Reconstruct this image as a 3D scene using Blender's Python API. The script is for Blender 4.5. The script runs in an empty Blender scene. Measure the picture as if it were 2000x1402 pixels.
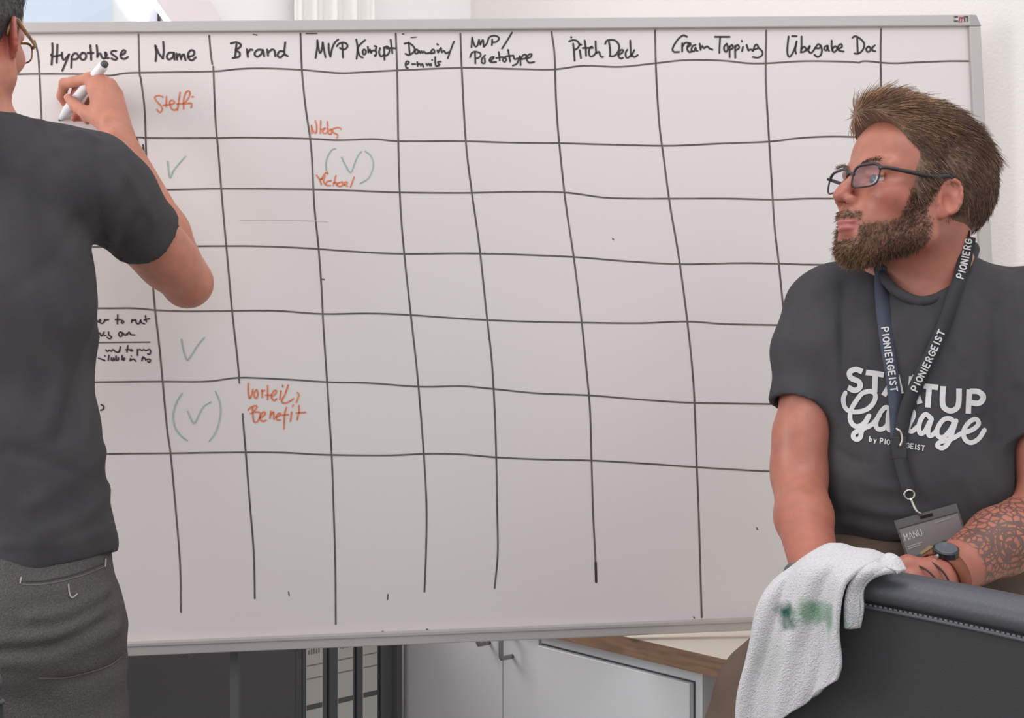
import bpy, math, random
import numpy as np
from mathutils import Vector
from mathutils.bvhtree import BVHTree

random.seed(7)
rng = np.random.default_rng(11)
scene = bpy.context.scene
COL = scene.collection

# ------------------------------------------------------------------ camera
F_PX = 2400.0                      # focal length in pixels of the 2000 x 1402 frame
CAM_Z = 1.27
cam_data = bpy.data.cameras.new('camera')
cam_data.sensor_width = 36.0
cam_data.lens = F_PX / 2000.0 * 36.0
cam_data.clip_start = 0.05
cam = bpy.data.objects.new('camera', cam_data)
COL.objects.link(cam)
cam.location = (0, 0, CAM_Z)
cam.rotation_euler = (math.pi / 2, 0, 0)
scene.camera = cam

# ------------------------------------------------------------------ world, lights, exposure
world = bpy.data.worlds.new('sky')
scene.world = world
world.use_nodes = True
wb = world.node_tree.nodes['Background']
wb.inputs['Color'].default_value = (0.93, 0.965, 1.0, 1)
wb.inputs['Strength'].default_value = 1.08
vs = scene.view_settings
vs.view_transform = 'Standard'
vs.look = 'None'
vs.gamma = 1.0
vs.use_curve_mapping = False
vs.exposure = 0.0


def area_light(name, loc, target, sx, sy, power, col=(1, 1, 1)):
    d = bpy.data.lights.new(name, 'AREA')
    d.shape = 'RECTANGLE'
    d.size, d.size_y, d.energy, d.color = sx, sy, power, col
    o = bpy.data.objects.new(name, d)
    COL.objects.link(o)
    o.location = loc
    o.rotation_euler = (Vector(target) - Vector(loc)).to_track_quat('-Z', 'Y').to_euler()
    return o


# two added area lights, left and overhead, plus daylight through the back window
area_light('side_fill_light', (-2.3, 1.05, 1.9), (0.6, 1.85, 1.45), 0.9, 1.3, 24, (1.0, 0.97, 0.95))  # added from the left to model faces and arms; no window stands there
area_light('overhead_fill_light', (0.6, 0.9, 2.8), (0.6, 1.3, 1.0), 1.6, 1.0, 12, (1.0, 0.965, 0.94))  # unseen overhead light, added to brighten the upper board and surfaces facing up
area_light('back_window_light', (-1.47, 3.0, 1.85), (0.4, 1.9, 1.4), 0.85, 1.2, 32, (1.0, 0.985, 0.98))


# ------------------------------------------------------------------ pixel helpers
def ray(px, py):
    return np.array([(px - 1000.0) / F_PX, 1.0, -(py - 701.0) / F_PX])


def P(px, py, d):
    r = ray(px, py) * d
    r[2] += CAM_Z
    return r


def on_plane(px, py, pt, n, off=0.0):
    """point where the pixel's ray meets the plane (pt, n); off moves it along n"""
    n = np.asarray(n, float)
    n = n / np.linalg.norm(n)
    c = np.array([0, 0, CAM_Z])
    r = ray(px, py)
    t = np.dot(np.asarray(pt) - c, n) / np.dot(r, n)
    return c + r * t + n * off


# ------------------------------------------------------------------ materials
def lin(c):
    out = []
    for v in c[:3]:
        v = v / 255.0
        out.append(v / 12.92 if v <= 0.04045 else ((v + 0.055) / 1.055) ** 2.4)
    return tuple(out) + (1.0,)


def mat(name, rgb, rough=0.6, spec=0.5, metal=0.0, var=0.0, vscale=8.0, bump=0.0, bscale=60.0,
        rgb2=None, stretch=None, sss=0.0, trans=0.0, coat=0.0, alpha=1.0):
    m = bpy.data.materials.new(name)
    m.use_nodes = True
    nt = m.node_tree
    b = nt.nodes['Principled BSDF']
    b.inputs['Base Color'].default_value = lin(rgb)
    b.inputs['Roughness'].default_value = rough
    b.inputs['Specular IOR Level'].default_value = spec
    b.inputs['Metallic'].default_value = metal
    b.inputs['Transmission Weight'].default_value = trans
    b.inputs['Coat Weight'].default_value = coat
    b.inputs['Alpha'].default_value = alpha
    if sss:
        b.inputs['Subsurface Weight'].default_value = sss
        b.inputs['Subsurface Radius'].default_value = (0.012, 0.005, 0.003)
        b.inputs['Subsurface Scale'].default_value = 0.6
    tc = nt.nodes.new('ShaderNodeTexCoord')
    mp = nt.nodes.new('ShaderNodeMapping')
    nt.links.new(tc.outputs['Object'], mp.inputs['Vector'])
    if stretch:
        mp.inputs['Scale'].default_value = stretch
    if var > 0 or rgb2:
        nz = nt.nodes.new('ShaderNodeTexNoise')
        nz.inputs['Scale'].default_value = vscale
        nz.inputs['Detail'].default_value = 4
        nt.links.new(mp.outputs['Vector'], nz.inputs['Vector'])
        mx = nt.nodes.new('ShaderNodeMix')
        mx.data_type = 'RGBA'
        a = lin(rgb)
        if rgb2:
            c2 = lin(rgb2)
            mr = nt.nodes.new('ShaderNodeMapRange')
            mr.inputs[1].default_value, mr.inputs[2].default_value = 0.35, 0.65
            nt.links.new(nz.outputs['Fac'], mr.inputs[0])
            nt.links.new(mr.outputs[0], mx.inputs['Factor'])
            mx.inputs['A'].default_value = a
            mx.inputs['B'].default_value = c2
        else:
            nt.links.new(nz.outputs['Fac'], mx.inputs['Factor'])
            mx.inputs['A'].default_value = tuple(max(0, v * (1 - var)) for v in a[:3]) + (1,)
            mx.inputs['B'].default_value = tuple(min(1, v * (1 + var)) for v in a[:3]) + (1,)
        nt.links.new(mx.outputs['Result'], b.inputs['Base Color'])
    if bump > 0:
        n2 = nt.nodes.new('ShaderNodeTexNoise')
        n2.inputs['Scale'].default_value = bscale
        n2.inputs['Detail'].default_value = 3
        nt.links.new(mp.outputs['Vector'], n2.inputs['Vector'])
        bp = nt.nodes.new('ShaderNodeBump')
        bp.inputs['Strength'].default_value = bump
        bp.inputs['Distance'].default_value = 0.004
        nt.links.new(n2.outputs['Fac'], bp.inputs['Height'])
        nt.links.new(bp.outputs['Normal'], b.inputs['Normal'])
    return m


# ------------------------------------------------------------------ object helpers
def root_loc(o):
    while o.parent is not None:
        o = o.parent
    return np.array(o.location)


def mk(name, verts, faces, m, parent=None, base=None, smooth=False, label=None, cat=None, group=None, kind=None):
    """one mesh object from world-space vertices; base = origin of a top-level object"""
    v = np.asarray(verts, dtype=np.float64).reshape(-1, 3)
    if parent is not None:
        o0 = root_loc(parent)
    else:
        o0 = np.asarray(base if base is not None else (0, 0, 0), float)
    me = bpy.data.meshes.new(name)
    if isinstance(faces, np.ndarray):
        nf, k = faces.shape
        me.vertices.add(len(v))
        me.vertices.foreach_set('co', (v - o0).astype(np.float32).ravel())
        me.loops.add(nf * k)
        me.loops.foreach_set('vertex_index', faces.astype(np.int32).ravel())
        me.polygons.add(nf)
        me.polygons.foreach_set('loop_start', (np.arange(nf) * k).astype(np.int32))
        me.update(calc_edges=True)
        me.validate()
    else:
        me.from_pydata((v - o0).tolist(), [], faces)
        me.update()
    if smooth:
        me.polygons.foreach_set('use_smooth', np.ones(len(me.polygons), bool))
    me.materials.append(m)
    o = bpy.data.objects.new(name, me)
    COL.objects.link(o)
    if parent is not None:
        o.parent = parent
    else:
        o.location = o0
    tag(o, label, cat, group, kind)
    return o


def tag(o, label=None, cat=None, group=None, kind=None):
    if label: o['label'] = label
    if cat: o['category'] = cat
    if group: o['group'] = group
    if kind: o['kind'] = kind
    return o


def empty(name, loc, label, cat, group=None):
    o = bpy.data.objects.new(name, None)
    o.empty_display_size = 0.05
    COL.objects.link(o)
    o.location = loc
    return tag(o, label, cat, group)


def bevel(o, w, seg=2):
    b = o.modifiers.new('bevel', 'BEVEL')
    b.width, b.segments, b.limit_method = w, seg, 'ANGLE'
    return o


def hexa(a4, b4):
    """closed block between two quads given in the same order"""
    v = list(a4) + list(b4)
    f = [(3, 2, 1, 0), (4, 5, 6, 7)] + [(i, (i + 1) % 4, 4 + (i + 1) % 4, 4 + i) for i in range(4)]
    return v, f


def box(x0, x1, y0, y1, z0, z1):
    return hexa([(x0, y0, z0), (x1, y0, z0), (x1, y1, z0), (x0, y1, z0)],
                [(x0, y0, z1), (x1, y0, z1), (x1, y1, z1), (x0, y1, z1)])


def obox(c, e, n, l0, l1, d0, d1, z0, z1):
    """block in a rotated plan frame: along e from l0 to l1, along n from d0 to d1"""
    c, e, n = (np.array([q[0], q[1], 0.0]) for q in (c, e, n))
    q = [c + e * l + n * d for l, d in ((l0, d0), (l1, d0), (l1, d1), (l0, d1))]
    return hexa([p + np.array([0, 0, z0]) for p in q], [p + np.array([0, 0, z1]) for p in q])


def join(parts):
    V, F, k = [], [], 0
    for v, f in parts:
        V += [tuple(p) for p in v]
        F += [tuple(i + k for i in q) for q in f]
        k += len(v)
    return V, F


def tube(pts, r, n=10, caps=True, closed=False, flat=None):
    """tube along points; r number or list; flat=(normal vectors, thickness factor)"""
    pts = np.asarray(pts, float)
    m = len(pts)
    r = np.full(m, r) if np.isscalar(r) else np.asarray(r, float)
    if closed:
        T = np.roll(pts, -1, 0) - np.roll(pts, 1, 0)
    else:
        T = np.gradient(pts, axis=0)
    T /= np.linalg.norm(T, axis=1)[:, None] + 1e-12
    up = np.array([0, 0, 1.0]) if abs(T[0][2]) < 0.9 else np.array([1.0, 0, 0])
    N = np.cross(T[0], up); N /= np.linalg.norm(N)
    V = []
    for i in range(m):
        N = N - T[i] * np.dot(N, T[i]); N /= np.linalg.norm(N) + 1e-12
        B = np.cross(T[i], N)
        for k in range(n):
            a = 2 * math.pi * k / n
            V.append(pts[i] + r[i] * (math.cos(a) * N + math.sin(a) * B))
    F = []
    for i in range(m if closed else m - 1):
        j = (i + 1) % m
        for k in range(n):
            F.append((i * n + k, i * n + (k + 1) % n, j * n + (k + 1) % n, j * n + k))
    if caps and not closed:
        F.append(tuple(range(n - 1, -1, -1)))
        F.append(tuple(range((m - 1) * n, m * n)))
    return V, F


def cyl(a, b, r0, r1=None, n=20):
    return tube([a, b], [r0, r0 if r1 is None else r1], n)


def smooth_path(pts, step=2.0):
    """Catmull-Rom resampling of a 2-D or 3-D polyline"""
    p = np.asarray(pts, float)
    if len(p) < 3:
        n = max(2, int(np.linalg.norm(p[-1] - p[0]) / step) + 1)
        return p[0] + (p[-1] - p[0]) * np.linspace(0, 1, n)[:, None]
    q = np.vstack([2 * p[0] - p[1], p, 2 * p[-1] - p[-2]])
    out = []
    for i in range(1, len(q) - 2):
        n = max(1, int(np.linalg.norm(q[i + 1] - q[i]) / step))
        for t in np.arange(n) / n:
            a, b, c, d = q[i - 1], q[i], q[i + 1], q[i + 2]
            out.append(0.5 * (2 * b + (c - a) * t + (2 * a - 5 * b + 4 * c - d) * t * t + (3 * b - a - 3 * c + d) * t ** 3))
    out.append(p[-1])
    return np.array(out)


def ribbon2d(pts, w, step=2.0, cap=True):
    """flat stroke outline of width w around a 2-D path: vertices and quads"""
    c = smooth_path(pts, step)
    T = np.gradient(c, axis=0)
    T /= np.linalg.norm(T, axis=1)[:, None] + 1e-9
    N = np.stack([-T[:, 1], T[:, 0]], 1)
    h = np.full(len(c), w / 2)
    if cap:
        c = np.vstack([c[0] - T[0] * w * 0.42, c, c[-1] + T[-1] * w * 0.42])
        N = np.vstack([N[0], N, N[-1]])
        h = np.concatenate([[w * 0.24], h, [w * 0.24]])
    V = np.empty((len(c) * 2, 2))
    V[0::2] = c + N * h[:, None]
    V[1::2] = c - N * h[:, None]
    F = [(2 * i, 2 * i + 1, 2 * i + 3, 2 * i + 2) for i in range(len(c) - 1)]
    return V, F


def strokes_mesh(strokes, w, mapping, step=2.0, cap=True):
    parts = []
    for s in strokes:
        v, f = ribbon2d(s, w, step, cap)
        parts.append(([mapping(x, y) for x, y in v], f))
    return join(parts)


# ------------------------------------------------------------------ implicit surfaces (smooth blended solids)
def rc(a, b, ra, rb=None):
    a, b = np.asarray(a, np.float32), np.asarray(b, np.float32)
    rb = ra if rb is None else rb
    ba = b - a
    L2 = float(ba @ ba) + 1e-12

    def f(p):
        q = p - a
        t = np.clip((q @ ba) / L2, 0, 1)
        q -= t[:, None] * ba
        return np.sqrt(np.einsum('ij,ij->i', q, q)) - (ra + (rb - ra) * t)
    return f


def ell(c, r, R=None):
    c = np.asarray(c, np.float32)
    r = np.asarray(r, np.float32)
    R = np.eye(3, dtype=np.float32) if R is None else np.asarray(R, np.float32)

    def f(p):
        q = (p - c) @ R
        k0 = np.sqrt(np.einsum('ij,ij->i', q / r, q / r))
        q2 = q / (r * r)
        k1 = np.sqrt(np.einsum('ij,ij->i', q2, q2)) + 1e-9
        return k0 * (k0 - 1.0) / k1
    return f


def ecap(a, b, wa, ta, wb, tb, wdir):
    """capsule with an elliptic section: half width w along wdir, half thickness t"""
    a, b = np.asarray(a, np.float32), np.asarray(b, np.float32)
    ba = b - a
    L = float(np.linalg.norm(ba))
    x = ba / L
    w = np.asarray(wdir, np.float32)
    w = w - x * float(w @ x)
    w /= np.linalg.norm(w)
    t3 = np.cross(x, w)

    def f(p):
        q = p - a
        l = q @ x
        t = np.clip(l / L, 0, 1)
        W = wa + (wb - wa) * t
        T = ta + (tb - ta) * t
        qa = l - t * L
        qw = q @ w
        qt = q @ t3
        m = np.minimum(W, T)
        k0 = np.sqrt((qw / W) ** 2 + (qt / T) ** 2 + (qa / m) ** 2)
        k1 = np.sqrt((qw / W ** 2) ** 2 + (qt / T ** 2) ** 2 + (qa / m ** 2) ** 2) + 1e-9
        return k0 * (k0 - 1.0) / k1
    return f


def half(pt, n):
    """half space on the side opposite to n"""
    pt = np.asarray(pt, np.float32)
    n = np.asarray(n, np.float32)
    n = n / np.linalg.norm(n)
    return lambda p: (p - pt) @ n


def cut(f, *gs):
    def h(p):
        d = f(p)
        for g in gs:
            d = np.maximum(d, g(p))
        return d
    return h


def infl(f, a):
    return lambda p: f(p) - a


def chain(pts, rad, k=0.006):
    return [('u', rc(pts[i], pts[i + 1], rad[i], rad[i + 1]), k) for i in range(len(pts) - 1)]


def fold(a, b, w, amp):
    """a ridge (amp > 0) or valley (amp < 0) along a segment"""
    g = rc(a, b, 0.0)
    return ('d', g, w, amp)


def field(ops, p):
    D = np.full(len(p), 10.0, np.float32)
    for o in ops:
        D = apply_op(o, D, p)
    return D


def apply_op(o, D, p):
    if o[0] == 'u':
        d = o[1](p); k = o[2]
        h = np.clip(0.5 + 0.5 * (D - d) / k, 0, 1)
        return D + (d - D) * h - k * h * (1 - h)
    if o[0] == 's':
        d = -o[1](p); k = o[2]
        h = np.clip(0.5 - 0.5 * (D - d) / k, 0, 1)
        return D + (d - D) * h + k * h * (1 - h)
    if o[0] == 'i':
        return np.maximum(D, o[1](p))
    if o[0] == 'd':
        g = o[1](p)
        return D - o[3] * np.exp(-(g / o[2]) ** 2)
    if o[0] == 'n':
        return D + o[1](p)
    return D


def ripple(amp, freq, seed, n=5):
    r = np.random.default_rng(seed)
    k = r.normal(size=(n, 3)).astype(np.float32)
    k /= np.linalg.norm(k, axis=1)[:, None]
    k *= freq * (0.6 + 0.9 * r.random((n, 1))).astype(np.float32)
    ph = (r.random(n) * 6.28).astype(np.float32)

    def f(p):
        return (amp / n * 1.8) * np.sin(p @ k.T + ph).sum(1)
    return ('n', f)


def surf(ops, px, py, d0, d1):
    """first point of a solid met by the pixel's ray between two depths"""
    ts = np.linspace(d0, d1, 300)
    pts = np.stack([P(px, py, t) for t in ts]).astype(np.float32)
    f = field(ops, pts)
    k = np.nonzero(f < 0)[0]
    return pts[k[0]] if len(k) else pts[np.argmin(f)]


def folds(ops, lines, d0, d1):
    """cloth folds laid on the solid along pixel polylines (points, width, height)"""
    out = []
    for pts, w, am in lines:
        c = smooth_path(pts, 30)
        q = [surf(ops, x, y, d0, d1) for x, y in c]
        out += [fold(q[i], q[i + 1], w, am) for i in range(len(q) - 1)] if False else [('d', poly_dist(q), w, am)]
    return out


def poly_dist(q):
    segs = [rc(q[i], q[i + 1], 0.0) for i in range(len(q) - 1)]

    def f(p):
        d = segs[0](p)
        for s in segs[1:]:
            d = np.minimum(d, s(p))
        return d
    return f


def polygonize(ops, lo, hi, h):
    """surface nets over the blocks that touch the surface; returns vertices and quads"""
    B = 8
    lo = np.asarray(lo, float)
    nb3 = np.ceil((np.asarray(hi, float) - lo) / (B * h)).astype(int)
    gi = np.stack(np.meshgrid(*[np.arange(n) for n in nb3], indexing='ij'), -1).reshape(-1, 3)
    cen = (lo + (gi + 0.5) * B * h).astype(np.float32)
    Fc = field(ops, cen)
    hd = B * h * 0.87
    act = np.abs(Fc) < hd * 1.5 + 0.004
    gi, cen, Fc = gi[act], cen[act], Fc[act]
    nb = len(gi)
    ax = np.arange(B + 1)
    loc = np.stack(np.meshgrid(ax, ax, ax, indexing='ij'), -1).reshape(-1, 3)
    npt = len(loc)
    D = np.full((nb, npt), 10.0, np.float32)
    base = (lo + gi * B * h).astype(np.float32)
    offs = (loc * h).astype(np.float32)
    for o in ops:
        if o[0] in 'usd':
            dc = o[1](cen)
            if o[0] == 'u':
                idx = np.nonzero(dc < np.abs(Fc) + 2.4 * hd + o[2])[0]
            elif o[0] == 's':
                idx = np.nonzero(dc < 1.6 * hd + o[2])[0]
            else:
                idx = np.nonzero(dc < hd + 3 * o[2])[0]
        else:
            idx = np.arange(nb)
        for c0 in range(0, len(idx), 1500):
            ii = idx[c0:c0 + 1500]
            p = (base[ii][:, None, :] + offs[None]).reshape(-1, 3)
            D[ii] = apply_op(o, D[ii].reshape(-1), p).reshape(len(ii), npt)
    G = D.reshape(nb, B + 1, B + 1, B + 1)
    S = G < 0
    corners = [(i, j, k) for i in (0, 1) for j in (0, 1) for k in (0, 1)]
    sl = lambda A, c: A[:, c[0]:c[0] + B, c[1]:c[1] + B, c[2]:c[2] + B]
    cnt = sum(sl(S, c).astype(np.int8) for c in corners)
    cell = np.nonzero((cnt > 0) & (cnt < 8))
    vals = {c: sl(G, c)[cell] for c in corners}
    acc = np.zeros((len(cell[0]), 3))
    num = np.zeros(len(cell[0]))
    for c in corners:
        for a in range(3):
            if c[a] == 0:
                e = list(c); e[a] = 1; e = tuple(e)
                v0, v1 = vals[c], vals[e]
                x = (v0 < 0) != (v1 < 0)
                t = np.where(x, v0 / np.where(x, v0 - v1, 1), 0)
                for q in range(3):
                    acc[:, q] += np.where(x, (t if q == a else c[q]), 0)
                num += x
    cellg = gi[cell[0]] * B + np.stack(cell[1:], 1)
    V = lo + (cellg + acc / num[:, None]) * h
    dims = nb3 * B + 2
    cid = ((cellg[:, 0] + 1) * dims[1] + cellg[:, 1] + 1) * dims[2] + cellg[:, 2] + 1
    order = np.argsort(cid)
    scid = cid[order]
    quads = []
    for a in range(3):
        e = [0, 0, 0]; e[a] = 1
        s0 = S[:, :B, :B, :B]
        s1 = S[:, e[0]:e[0] + B, e[1]:e[1] + B, e[2]:e[2] + B]
        ed = np.nonzero(s0 != s1)
        inside = s0[ed]
        g = gi[ed[0]] * B + np.stack(ed[1:], 1)
        b1, b2 = (a + 1) % 3, (a + 2) % 3
        ids = []
        ok = np.ones(len(g), bool)
        for o1, o2 in ((-1, -1), (0, -1), (0, 0), (-1, 0)):
            q = g.copy(); q[:, b1] += o1; q[:, b2] += o2
            qi = ((q[:, 0] + 1) * dims[1] + q[:, 1] + 1) * dims[2] + q[:, 2] + 1
            pos = np.clip(np.searchsorted(scid, qi), 0, len(scid) - 1)
            ok &= scid[pos] == qi
            ids.append(order[pos])
        Q = np.stack(ids, 1)
        Q[~inside] = Q[~inside][:, ::-1]
        quads.append(Q[ok])
    Q = np.concatenate(quads)
    # keep the main piece only
    lab = np.arange(len(V))
    while True:
        mn = lab[Q].min(1)
        new = lab.copy()
        for i in range(4):
            np.minimum.at(new, Q[:, i], mn)
        new = new[new]
        if (new == lab).all():
            break
        lab = new
    big = np.bincount(lab).argmax()
    keep = lab == big
    Q = Q[keep[Q[:, 0]]]
    ren = np.cumsum(keep) - 1
    V = V[keep]
    Q = ren[Q]
    # light relaxation of the grid pattern
    for _ in range(2):
        s = np.zeros_like(V); c = np.zeros(len(V))
        for i in range(4):
            for j in ((i + 1) % 4, (i + 3) % 4):
                np.add.at(s, Q[:, i], V[Q[:, j]])
                np.add.at(c, Q[:, i], 1)
        V = V * 0.5 + 0.5 * s / np.maximum(c, 1)[:, None]
    return V, Q


def vnormals(V, Q):
    n = np.cross(V[Q[:, 2]] - V[Q[:, 0]], V[Q[:, 3]] - V[Q[:, 1]])
    N = np.zeros_like(V)
    for i in range(4):
        np.add.at(N, Q[:, i], n)
    return N / (np.linalg.norm(N, axis=1)[:, None] + 1e-12)


def strands(paths, r0, taper=0.25):
    """paths (n, k, 3) to three-sided tapered tubes"""
    n, k, _ = paths.shape
    T = np.gradient(paths, axis=1)
    T /= np.linalg.norm(T, axis=2)[..., None] + 1e-9
    up = np.where(np.abs(T[..., 2:3]) < 0.9, np.array([0, 0, 1.0]), np.array([1.0, 0, 0]))
    N = np.cross(T, up); N /= np.linalg.norm(N, axis=2)[..., None] + 1e-9
    Bn = np.cross(T, N)
    rad = (r0 * (1 - (1 - taper) * np.linspace(0, 1, k) ** 1.5))[None, :, None]
    ring = []
    for j in range(3):
        a = 2 * math.pi * j / 3
        ring.append(paths + rad * (math.cos(a) * N + math.sin(a) * Bn))
    V = np.stack(ring, 2).reshape(-1, 3)
    idx = np.arange(n * k * 3).reshape(n, k, 3)
    F = []
    for j in range(3):
        j2 = (j + 1) % 3
        F.append(np.stack([idx[:, :-1, j], idx[:, :-1, j2], idx[:, 1:, j2], idx[:, 1:, j]], -1).reshape(-1, 4))
    return V, np.concatenate(F)


def unit(v):
    v = np.asarray(v, float)
    return v / np.linalg.norm(v)
# ================================================================== materials
M_wall = mat('plaster_white', (220, 214, 211), 0.9, 0.2, var=0.02, vscale=3, bump=0.35, bscale=130)
M_wallw = mat('painted_wall', (248, 245, 243), 0.9, 0.2, var=0.015, vscale=2)
M_floor = mat('floor_grey', (164, 156, 150), 0.6, 0.4, var=0.1, vscale=5)
M_frame = mat('window_plastic', (214, 221, 232), 0.4, 0.5)
M_gasket = mat('gasket_dark', (70, 72, 80), 0.6, 0.3)
M_pinktrim = mat('reveal_paint', (236, 224, 226), 0.8, 0.2)
M_curtain = mat('curtain_fabric', (240, 236, 233), 0.9, 0.1, var=0.02, vscale=40)
M_board = mat('enamel_white', (220, 212, 210), 0.34, 0.45, var=0.012, vscale=2.5)
M_alu = mat('brushed_aluminium', (184, 178, 175), 0.45, 0.5, metal=0.2, var=0.06, vscale=60, stretch=(1, 1, 12))
M_cap = mat('corner_grey', (165, 163, 160), 0.5, 0.4)
M_ink = mat('black_marker_ink', (66, 60, 58), 0.6, 0.3)
M_inkthin = mat('thin_marker_ink', (86, 78, 75), 0.6, 0.3, rgb2=(112, 103, 99), vscale=25)
M_orange = mat('orange_marker_ink', (214, 112, 74), 0.6, 0.3, rgb2=(226, 142, 108), vscale=120)
M_green = mat('green_marker_ink', (142, 172, 162), 0.6, 0.3, rgb2=(170, 186, 180), vscale=60)
M_red = mat('logo_red', (170, 70, 75), 0.5)
M_dkgrey = mat('logo_dark', (80, 78, 78), 0.5)
M_white_lac = mat('white_lacquer', (205, 205, 207), 0.35, 0.5, var=0.01, vscale=3)
M_steel = mat('satin_steel', (150, 150, 152), 0.3, 0.5, metal=0.8)
M_wood = mat('beech_edge', (142, 112, 90), 0.5, 0.4, rgb2=(120, 93, 75), vscale=14, stretch=(1, 1, 9))
M_lam = mat('worktop_laminate', (226, 214, 200), 0.4, 0.5, var=0.02, vscale=10)
M_black = mat('black_laminate', (92, 92, 93), 0.55, 0.35, var=0.05, vscale=6)
M_binder = mat('black_binder_board', (92, 93, 96), 0.5, 0.4, var=0.05, vscale=30)
M_label = mat('paper_label', (205, 203, 198), 0.85, 0.1, var=0.02, vscale=30)
M_print = mat('grey_print', (140, 138, 135), 0.8, 0.1)
M_printd = mat('dark_print', (105, 102, 100), 0.8, 0.1)

# ================================================================== plan of the corner
D1 = np.array([0.67, -0.743]); D1 = D1 / np.linalg.norm(D1)       # along the worktop, towards the camera
D2 = np.array([0.743, 0.67]); D2 = D2 / np.linalg.norm(D2)        # along the binder shelf, away from the camera
N1 = -D2                                                          # faces of the white cabinets
N2 = D1                                                           # faces of the binder shelf
WR = np.array([1.015, 2.505])                                     # a point of the right wall
CORNER = np.array([-0.126, 3.759])
Q0 = np.array([0.209, 2.449])                                     # a point of the worktop's front edge
Z_TOP = 0.72

# floor and the two walls
mk('floor', *box(-4.5, 4.5, -4.5, 4.6, -0.05, 0.0), M_floor, base=(0, 0, 0), kind='structure',
   label='plain grey office floor under the furniture')
mk('wall_right', *obox(CORNER, D1, D2, -0.1, 4.0, 0.0, 0.12, 0, 2.9), M_wall, kind='structure',
   label='white rough plaster wall behind the seated man')

# window wall with an opening
WX0, WX1, WZ0, WZ1 = -1.95, -0.945, 0.95, 2.45                     # window opening along -D2 from the corner
parts = [obox(CORNER, D2, D1, WX1, 0.0, -0.16, 0.0, 0, 2.9), obox(CORNER, D2, D1, -3.2, WX0, -0.16, 0.0, 0, 2.9),
         obox(CORNER, D2, D1, WX0, WX1, -0.16, 0.0, 0, WZ0), obox(CORNER, D2, D1, WX0, WX1, -0.16, 0.0, WZ1, 2.9)]
mk('wall_back', *join(parts), M_wallw, kind='structure', label='white wall with the window behind the whiteboard')

w1 = empty('window_1', (*(CORNER + D2 * -1.45), WZ0), 'white framed window with bright daylight behind the whiteboard', 'window')
w1['kind'] = 'structure'
del w1['category']
fr = []
for l0, l1, z0, z1 in ((WX0, WX0 + .06, WZ0, WZ1), (WX1 - .06, WX1, WZ0, WZ1), (WX0 + .06, WX1 - .06, WZ0, WZ0 + .06), (WX0 + .06, WX1 - .06, WZ1 - .06, WZ1)):
    fr.append(obox(CORNER, D2, D1, l0, l1, -0.10, -0.04, z0, z1))
bevel(mk('window_frame', *join(fr), M_frame, w1), .004)
sa = []
a0, a1, b0, b1 = WX0 + .065, WX1 - .065, WZ0 + .065, WZ1 - .065
for l0, l1, z0, z1 in ((a0, a0 + .05, b0, b1), (a1 - .028, a1, b0, b1), (a0 + .05, a1 - .028, b0, b0 + .05), (a0 + .05, a1 - .028, b1 - .05, b1)):
    sa.append(obox(CORNER, D2, D1, l0, l1, -0.09, -0.025, z0, z1))
bevel(mk('window_sash', *join(sa), M_frame, w1), .004)
mk('gasket', *obox(CORNER, D2, D1, WX1 - .0645, WX1 - .0605, -0.05, -0.022, b0, b1), M_gasket, w1)
M_pane = bpy.data.materials.new('window_glass')
M_pane.use_nodes = True
nt = M_pane.node_tree
nt.nodes.remove(nt.nodes['Principled BSDF'])
tr, gl, ms = nt.nodes.new('ShaderNodeBsdfTransparent'), nt.nodes.new('ShaderNodeBsdfGlossy'), nt.nodes.new('ShaderNodeMixShader')
gl.inputs['Roughness'].default_value = 0.02
ms.inputs[0].default_value = 0.07
nt.links.new(tr.outputs[0], ms.inputs[1]); nt.links.new(gl.outputs[0], ms.inputs[2])
nt.links.new(ms.outputs[0], nt.nodes['Material Output'].inputs['Surface'])
mk('pane', *obox(CORNER, D2, D1, a0 + .048, a1 - .026, -0.062, -0.056, b0 + .048, b1 - .048), M_pane, w1)

# slanted pale reveal beside the window, running down the wall
pl = lambda px, py, off: on_plane(px, py, (*CORNER, 0), (*D1, 0), off)
qs = [(262, -40), (372, -40), (462, 110), (368, 110)]
mk('trim_1', *hexa([pl(x, y, 0.0) for x, y in qs][::-1], [pl(x, y, 0.03) for x, y in qs][::-1]), M_pinktrim, kind='structure',
   label='pale pink slanted board beside the window')

# light curtain with vertical folds hanging from a rail
cur = empty('curtain', (*(CORNER + D2 * -0.45 + D1 * 0.06), 0.9), 'off white curtain with soft vertical folds beside the window', 'curtain')
cols, rows = 90, 8
V = []
for r in range(rows + 1):
    z = 0.95 + (2.52 - 0.95) * r / rows
    for c in range(cols + 1):
        l = -0.66 + 0.26 * c / cols
        d = 0.05 + 0.007 * math.sin(c * 0.30) + 0.003 * math.sin(c * .83 + r * .2)
        q = CORNER + D2 * l + D1 * d
        V.append((q[0], q[1], z))
Fq = [(r * (cols + 1) + c, r * (cols + 1) + c + 1, (r + 1) * (cols + 1) + c + 1, (r + 1) * (cols + 1) + c) for r in range(rows) for c in range(cols)]
o = mk('curtain_cloth', V, Fq, M_curtain, cur, smooth=True)
o.modifiers.new('thickness', 'SOLIDIFY').thickness = 0.002
ra, rb = CORNER + D2 * -0.72 + D1 * 0.05, CORNER + D2 * -0.22 + D1 * 0.05
mk('curtain_rail', *cyl((*ra, 2.53), (*rb, 2.53), 0.012), M_steel, cur)

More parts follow.
